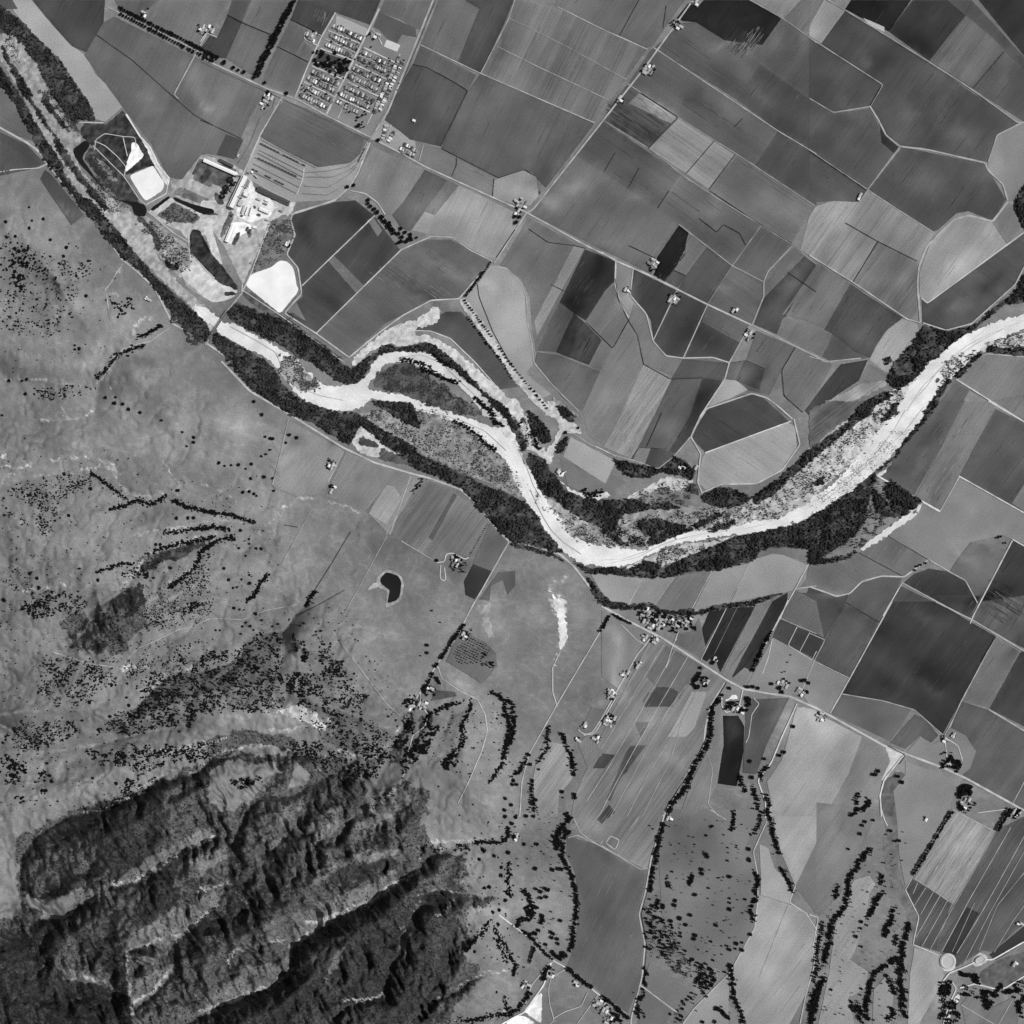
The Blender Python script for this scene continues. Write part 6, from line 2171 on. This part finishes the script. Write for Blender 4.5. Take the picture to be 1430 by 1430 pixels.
def cyl_mesh(name, r, z0, z1, mat, n=24, r2=None, cone=0):
    r2 = r if r2 is None else r2
    V = [(math.cos(i*6.2832/n)*r, math.sin(i*6.2832/n)*r, z0) for i in range(n)]+[(math.cos(i*6.2832/n)*r2, math.sin(i*6.2832/n)*r2, z1) for i in range(n)]+[(0, 0, z1+cone)]
    F = [(i, (i+1) % n, n+(i+1) % n, n+i) for i in range(n)]+[(n+i, n+(i+1) % n, 2*n) for i in range(n)]
    me = bpy.data.meshes.new(name); me.from_pydata(V, [], F); me.materials.append(mat); return me

# the gridded town
PLOT = []
for ln in TOWN_ROWS.strip().split('\n'):
    h, where = ln.split('|'); w = h.split(); (x0, y0), (x1, y1) = pts(w[0], w[1]+' '+w[2]); n = int(w[3]); n += 2 if n in (9, 10) else 0; cross = float(w[4])
    dx, dy = x1-x0, y1-y0; d = math.hypot(dx, dy); ang = math.degrees(math.atan2(dy, dx))
    for i in range(n):
        t = (i+.5)/n; jx, jy = random.uniform(-.5, .5), random.uniform(-.7, .7)
        r = random.choices(ROOFS, (5, 5, 2, 3))[0] if n < 20 else random.choices(ROOFS, (6, 3, 4, 2))[0]
        gap = d/n*S
        l, wd = random.choice(((12, 7.5), (13, 8), (10, 7), (15, 7.5))) if gap > 10 else (13, min(7.5, gap*.68))
        building('house', '%s-roofed house in %s' % (ROOFW[r], where), 'house', x0+dx*t+jx*.5, y0+dy*t+jy, l, wd, 3, ang+90+random.uniform(-3, 3), r, group='houses in '+where)
        # a shed or garage at the back of some lots
        for s in (-1, 1, 1.6):
            PLOT.append((x0+dx*t+random.uniform(-1.4, 1.4), y0+dy*t+random.uniform(-2, 2)+s*1.2, random.uniform(1.1, 2.3), random.uniform(.9, 2.0), ang, random.choice((62, 74, 84, 95, 108, 120, 160))))
VV, FF, TT = [], [], []
for x, y, a, b, ang, g in PLOT:
    c, s = math.cos(math.radians(ang)), math.sin(math.radians(ang)); z = .31+LAYER[0]*.005+len(VV)*.0004
    for p, q in ((-a, -b), (-a, b), (a, b), (a, -b)):
        X, Y, Z = world(x+p*c-q*s, y+p*s+q*c); VV.append((float(X), float(Y), z+.05))
    k = len(VV)-4; FF.append((k, k+1, k+2, k+3)); TT += [g]*4
me = mesh_np('garden_plots', VV, FF, M_GR); set_attr(me, lin(TT), 0, 0, .6); tag(link('garden_plots', me), kind='structure'); LAYER[0] += 30
# farmyards
KB = [('farmhouse', 'house', 13, 9, 3.4, 'white_roof'), ('barn', 'barn', 19, 9, 5, 'pale_roof'), ('shed', 'shed', 8, 5, 2.8, 'grey_roof'), ('shed', 'shed', 12, 6, 2.8, 'pale_roof'),
      ('farmhouse', 'house', 12, 9, 3.2, 'pale_roof'), ('barn', 'barn', 18, 9, 4.5, 'grey_roof'), ('shed', 'shed', 8, 6, 2.6, 'grey_roof'), ('farmhouse', 'house', 12, 8, 3, 'dark_roof'), ('shed', 'shed', 10, 5, 2.6, 'dark_roof')]
for ln in FARMS.strip().split('\n'):
    h, where = ln.split('|'); w = h.split(); (cx, cy), = pts(w[0], w[1]); n = int(w[2]); sp = float(w[3]); ang = 26 if cx < 640 else 31
    if cy > 830 and cx > 640: ang = 27
    if n > 1:
        Q = [(cx+math.cos(a)*sp*random.uniform(.75, 1.05)*.9, cy+math.sin(a)*sp*random.uniform(.75, 1.05)*.9) for a in np.linspace(0, 6.28, 11)[:-1]]
        sheet('farmyard_ground', Q, 146, 0, .2, .8, wob=.9, step=3, vary=60)
    used = []; LBL = {}
    for i in range(n):
        for _ in range(60):
            a = random.uniform(-sp, sp); b = random.uniform(-sp, sp)
            if a*a+b*b < (sp*.95)**2 and all(math.hypot(a-p, b-q) > 4.8 for p, q in used): break
        used.append((a, b)); nm, ct, l, wd, hh, rf = KB[i % len(KB)]
        building(nm, '%s-roofed %s %s' % (ROOFW[rf], nm, where), ct, cx+a, cy+b, l, wd, hh, ang+random.choice((0, 90)), rf, group='buildings '+where)
    for i in range(int(n*1.6)+1):
        a = random.uniform(0, 6.28); CAND['garden'].append((cx+math.cos(a)*sp*random.uniform(.6, 1.1), cy+math.sin(a)*sp*random.uniform(.6, 1.1), random.uniform(.7, 1.7)))

# the sugar works (plan px from the enlarged print)
def dd(x, y): return 270+x*.1049, 200+y*.1049
def shed(name, label, a, b, w, h, roof, rise=None, flat=False, cat='shed', **k):
    (x0, y0), (x1, y1) = dd(*a), dd(*b); l = math.hypot(x1-x0, y1-y0)*S
    return building(name, label, cat, (x0+x1)/2, (y0+y1)/2, l, w*.1049*S, h, math.degrees(math.atan2(y1-y0, x1-x0)), roof, rise, flat=flat, **k)
shed('warehouse', 'very long narrow white-roofed warehouse west of the factory road', (150, 235), (600, 432), 46, 8, 'white_roof', 2, cat='warehouse')
shed('storage_shed', 'long dark-roofed shed lying parallel above the long white warehouse', (355, 228), (540, 318), 36, 6, 'dark_roof', 2)
fac = shed('sugar_factory', 'tall long factory block with a bright white roof at the centre of the works', (718, 462), (525, 875), 52, 22, 'white_roof', 2, flat=True, cat='factory')
shed('factory_aisle', 'lower grey-roofed aisle running along the west side of the factory block', (675, 440), (482, 855), 30, 11, 'pale_roof', 1, flat=True, cat='factory')
shed('factory_wing', 'dark-roofed square wing on the east side of the factory block', (745, 500), (715, 580), 50, 12, 'grey_roof', 1, flat=True, cat='factory')
shed('factory_wing', 'small bright white wing beside the middle of the factory block', (730, 665), (700, 715), 50, 14, 'white_roof', 1, flat=True, cat='factory')
shed('factory_wing', 'grey wing beside the lower half of the factory block', (655, 770), (620, 840), 45, 10, 'pale_roof', 1, flat=True, cat='factory')
shed('beet_barn', 'huge dark-roofed barn on the east side of the works', (865, 610), (1290, 812), 58, 9, 'dark_roof', 3, cat='barn')
shed('warehouse', 'broad white-roofed warehouse south of the huge dark barn', (890, 875), (1015, 930), 46, 7, 'white_roof', 2, cat='warehouse')
shed('lime_shed', 'long white lime shed at the south end of the works', (540, 1095), (450, 1320), 50, 7, 'white_roof', 2)
shed('lime_shed', 'small white shed at the edge of the lime ground', (800, 1120), (850, 1130), 30, 5, 'white_roof', 1)
shed('storage_shed', 'small white-roofed shed beside the levee bend', (1260, 1320), (1235, 1370), 30, 5, 'white_roof', 1)
shed('storage_shed', 'small grey shed between the two rows of black tanks', (535, 590), (505, 650), 26, 5, 'grey_roof', 1)
shed('gate_house', 'tiny white building at the northern gate of the works', (780, 385), (800, 405), 22, 5, 'white_roof', 1, cat='gatehouse')
shed('yard_office', 'small grey building at the northern gate of the works', (735, 395), (755, 405), 24, 5, 'grey_roof', 1, cat='office')
shed('workshop', 'narrow pale workshop nearest the factory in the southern yard', (690, 830), (650, 940), 20, 5, 'pale_roof', 1, cat='workshop')
shed('workshop', 'narrow white workshop second from the factory in the southern yard', (740, 850), (700, 960), 18, 5, 'white_roof', 1, cat='workshop')
shed('workshop', 'narrow white workshop third from the factory in the southern yard', (790, 860), (755, 970), 18, 5, 'white_roof', 1, cat='workshop')
for i_, (a_, b_, w_, rf_, lb_) in enumerate((((850, 740), (900, 765), 22, 'pale_roof', 'small pale shed at the west end of the southern yard'), ((960, 760), (1005, 780), 22, 'white_roof', 'small white shed in the middle of the southern yard'), ((940, 800), (990, 825), 16, 'grey_roof', 'small grey shed in the middle of the southern yard'),
        ((820, 840), (835, 870), 16, 'dark_roof', 'tiny dark shed west of the broad white warehouse'), ((860, 950), (900, 968), 20, 'dark_roof', 'tiny dark shed below the broad white warehouse'), ((640, 965), (665, 978), 20, 'dark_roof', 'tiny dark hut at the foot of the narrow workshops'),
        ((510, 955), (532, 975), 22, 'dark_roof', 'lone dark hut south-west of the factory block'), ((770, 1150), (755, 1200), 30, 'dark_roof', 'dark shed on the lime ground'), ((735, 1120), (720, 1170), 22, 'dark_roof', 'narrow dark shed on the western lime ground'),
        ((1150, 900), (1190, 915), 20, 'grey_roof', 'small grey shed by the eastern yard road'), ((970, 1020), (1010, 1035), 18, 'pale_roof', 'small pale shed south of the eastern yard road'), ((820, 430), (860, 470), 14, 'pale_roof', 'low pale stack beside the northern yard path'),
        ((590, 190), (610, 150), 16, 'pale_roof', 'small pale hut beside the factory road'), ((1060, 1110), (1090, 1130), 22, 'grey_roof', 'small grey hut in the rough ground east of the works'))):
    shed('shed', lb_, a_, b_, w_, 4, rf_, 1)
for x, y, r, lb in ((497, 495, 40, 'northernmost of the three big black molasses tanks'), (440, 605, 40, 'middle one of the three big black molasses tanks'), (392, 710, 34, 'southernmost of the three big black molasses tanks'),
                    (565, 525, 13, 'small black tank right beside the northernmost big tank'), (545, 555, 14, 'small black tank just below the northernmost big tank'), (388, 655, 16, 'small black tank between the middle and southern big tanks'), (445, 662, 15, 'small black tank directly below the middle big tank')):
    X, Y, Z = world(*dd(x, y)); o = bpy.data.objects.new('storage_tank', None); COL.objects.link(o); o.location = (float(X), float(Y), 1.5); tag(o, lb, 'tank', 'black storage tanks of the sugar works')
    R = r*.1049*S
    link('shell', cyl_mesh('shell', R, -1.5, 8, M['black_tank'], 32, cone=0), o); link('lid', cyl_mesh('lid', R*.93, 8.05, 8.4, M['black_tank'], 32, R*.9, 1.6), o); link('vent', cyl_mesh('vent', max(R*.22, .7), 8.6, 10.8, M['grey_roof'], 12, cone=.3), o)
for x, y, lb in ((700, 600, 'tall smokestack beside the dark wing of the factory block'), (640, 735, 'tall smokestack beside the lower wing of the factory block'), (620, 440, 'thin smokestack at the northern corner of the factory block')):
    X, Y, Z = world(*dd(x, y)); o = bpy.data.objects.new('smokestack', None); COL.objects.link(o); o.location = (float(X)+4, float(Y), 1.4); tag(o, lb, 'smokestack')
    link('shaft', cyl_mesh('shaft', 2.4, -1, 42, M['concrete'], 20, 1.7), o); link('collar', cyl_mesh('collar', 2.1, 42, 43.2, M['dark_roof'], 20), o)
# freight wagons standing in the yard
def wagon():
    body = slab_mesh('body', 12.5, 3, 1.1, 3.9, M['rust']); roof = slab_mesh('roof', 12.7, 3.2, 3.9, 4.1, M['dark_roof']); bogie = slab_mesh('bogie', 2.4, 2.4, .1, 1.1, M['steel'])
    return body, roof, bogie
WB, WR, WG = wagon()
for tg, q, where in (('01', '400,955 700,1106', 'on the northern storage track of the works'), ('01', '362,1043 668,1188', 'on the middle storage track of the works'), ('01', '345,1125 560,1232', 'on the southern storage track of the works'), ('01', '1052,1080 1100,985', 'on the curved track south of the railway crossing')):
    (x0, y0), (x1, y1) = pts(tg, q); d = math.hypot(x1-x0, y1-y0); n = int(d/4.75)
    for i in range(n):
        if random.random() < .12: continue
        t = (i+.5)/n; X, Y, Z = world(x0+(x1-x0)*t, y0+(y1-y0)*t); o = bpy.data.objects.new('freight_wagon', None); COL.objects.link(o)
        o.location = (float(X), float(Y), .35+LAYER[0]*.005); o.rotation_euler = (0, 0, -math.atan2(y1-y0, x1-x0))
        tag(o, 'dark freight wagon standing in the line '+where, 'wagon', 'freight wagons '+where)
        link('body', WB, o); link('roof', WR, o)
        for s in (-4.2, 4.2): link('bogie', WG, o).location = (s, 0, 0)
# road bridge over the river
(x0, y0), (x1, y1) = pts('11', '180,735 55,925'); X0, Y0, _ = world(x0, y0); X1, Y1, _ = world(x1, y1)
br = bpy.data.objects.new('road_bridge', None); COL.objects.link(br); br.location = ((X0+X1)/2, (Y0+Y1)/2, 0); BA = math.atan2(Y1-Y0, X1-X0); br.rotation_euler = (0, 0, BA); BL = math.hypot(X1-X0, Y1-Y0)
tag(br, 'long straight truss road bridge crossing the pale river bed near the white pond', 'bridge')
link('deck', slab_mesh('deck', BL, 7, 7, 7.8, M['grey_roof']), br)
for s in (-1, 1):
    V, F = [], []
    def bar(a, b, w=.35):
        k = len(V); a, b = Vector(a), Vector(b); d = (b-a).normalized(); u = Vector((0, 1, 0)); v2 = d.cross(u)
        for p in (a, b):
            for i2, j2 in ((-1, -1), (1, -1), (1, 1), (-1, 1)): V.append(tuple(p+u*w*i2+v2*w*j2))
        F.extend([(k, k+1, k+5, k+4), (k+1, k+2, k+6, k+5), (k+2, k+3, k+7, k+6), (k+3, k, k+4, k+7)])
    yy = s*3.9; m = 10; st = BL/m
    for i in range(m):
        xa = -BL/2+i*st
        bar((xa, yy, 7.9), (xa+st/2, yy, 13)); bar((xa+st/2, yy, 13), (xa+st, yy, 7.9))
        if i < m-1: bar((xa+st/2, yy, 13), (xa+st*1.5, yy, 13))
    bar((-BL/2, yy, 7.9), (BL/2, yy, 7.9))
    me = bpy.data.meshes.new('truss'); me.from_pydata(V, [], F); me.materials.append(M['steel']); link('truss', me, br)
for i in range(1, 6):
    link('pier', slab_mesh('pier', 1.6, 6, -.5, 6.9, M['concrete']), br).location = (-BL/2+i*BL/6, 0, 0)
ribbons('bridge_approach', [(2.4, 160, pts('11', '275,620 180,735')), (2.4, 150, pts('11', '55,925 35,965'))], .2)
# round reservoirs
for tag_, cx, cy, rx, ry, lb in (('44', 920, 1010, 52, 52, 'large round earth-banked reservoir at the tip of the pale triangular field'), ('44', 1135, 1000, 38, 24, 'small oval earth-banked reservoir east of the large round one')):
    (x, y), = pts(tag_, '%d,%d' % (cx, cy)); X, Y, Z = world(x, y)
    o = bpy.data.objects.new('reservoir', None); COL.objects.link(o); o.location = (float(X), float(Y), .3+LAYER[0]*.005); tag(o, lb, 'reservoir'); o.rotation_euler = (0, 0, math.radians(22))
    A, B = rx*K*S, ry*K*S; n = 40; V, F = [], []
    prof = ((1.05, 0), (.9, 3), (.8, 3), (.66, .8))
    for k, (q, z) in enumerate(prof):
        for i in range(n): V.append((math.cos(i*6.2832/n)*A*q, math.sin(i*6.2832/n)*B*q, z))
    for k in range(3):
        for i in range(n): F.append((k*n+i, k*n+(i+1) % n, (k+1)*n+(i+1) % n, (k+1)*n+i))
    me = mesh_np('bank', V, F, M['concrete'], False); link('bank', me, o)
    V = [(math.cos(i*6.2832/n)*A*.68, math.sin(i*6.2832/n)*B*.68, 1.0) for i in range(n)]; me = bpy.data.meshes.new('basin_floor'); me.from_pydata(V, [], [tuple(range(n))]); me.materials.append(M['pale_roof']); link('basin_floor', me, o)

# ---------------------------------------------------------------- plant the trees
rest = {}
for k, L in CAND.items():
    nm, ct, shp, desc = KIND[k]
    L.sort(key=lambda t: -t[2]); top, low = L[:300], L[300:]
    for x, y, r in top:
        X, Y, Z = world(x, y); o = bpy.data.objects.new(nm, None); COL.objects.link(o)
        R = r*S*1.12; o.location = (float(X), float(Y), float(Z)+.2+(LAYER[0]*.005 if Z < 30 else 0)); o.rotation_euler = (0, 0, random.random()*6.283); o.scale = (R, R*random.uniform(.88, 1.1), R*random.uniform(.85, 1.2))
        p = place(x, y); sz = 'large' if r > 2.35 else 'middling' if r > 1.7 else 'small'
        tag(o, '%s %s %s' % (sz, desc, p), ct, '%ss %s' % (desc, p))
        link('trunk', TR[shp], o); link('crown', random.choice(CR[shp]), o)
    if low: rest[k] = np.array(low)
for k, A in rest.items():
    big = A[:, 2] > 1.15; nm = 'oak_woodland' if k == 'oak' else 'creek_thicket' if k == 'creek' else 'tree_rows'
    # three overlapping lumps make a crown
    B = []
    for x, y, r in A[big]:
        B.append((x, y, r*.85))
        for q in range(2):
            a = random.random()*6.28; B.append((x+math.cos(a)*r*.45, y+math.sin(a)*r*.45, r*random.uniform(.4, .62)))
    B += [tuple(t) for t in A[~big]]
    B = np.array(B); lumps(nm, B[:, 0], B[:, 1], B[:, 2], M['oak_leaves'], .95, .45, k != 'oak', 'countless smaller dark trees scattered over the slopes and draws' if k == 'oak' else 'smaller dark trees filling the creek lines and rows', 'trees')
Q = np.array(SHR); lumps('slope_shrubs', Q[:, 0], Q[:, 1], Q[:, 2], M['oak_leaves'], .8, .3, False, 'fine dark shrubs peppered over the grassy slopes', 'shrubs')

for o in bpy.data.objects:
    if 'label' in o and len(o['label'].split()) > 16: print('LONG', o['label'])
# ---------------------------------------------------------------- light, sky, camera
AZ, EL = 86, 50
d = Vector((math.sin(math.radians(AZ))*math.cos(math.radians(EL)), math.cos(math.radians(AZ))*math.cos(math.radians(EL)), math.sin(math.radians(EL))))
sd = bpy.data.lights.new('sun', 'SUN'); sd.energy = 3.6; sd.angle = math.radians(.5)
so = bpy.data.objects.new('sun', sd); COL.objects.link(so); so.rotation_euler = d.to_track_quat('Z', 'Y').to_euler(); so.location = d*3000
wd = bpy.data.worlds.new('World'); scene.world = wd; wd.use_nodes = True; nt = wd.node_tree
sk = nt.nodes.new('ShaderNodeTexSky'); sk.sky_type = 'NISHITA'; sk.sun_disc = False; sk.sun_elevation = math.radians(EL); sk.sun_rotation = math.radians(AZ)
bw = nt.nodes.new('ShaderNodeRGBToBW'); nt.links.new(sk.outputs[0], bw.inputs[0]); bg = nt.nodes['Background']; nt.links.new(bw.outputs[0], bg.inputs[0]); bg.inputs[1].default_value = .07
cd = bpy.data.cameras.new('camera'); co = bpy.data.objects.new('camera', cd); COL.objects.link(co); co.location = (0, 0, H); cd.angle = 2*math.atan(C0*S/H); cd.clip_end = 60000; cd.clip_start = 10
scene.camera = co
vs = scene.view_settings; vs.view_transform = 'Standard'; vs.look = 'None'; vs.gamma = 1; vs.exposure = 0.0
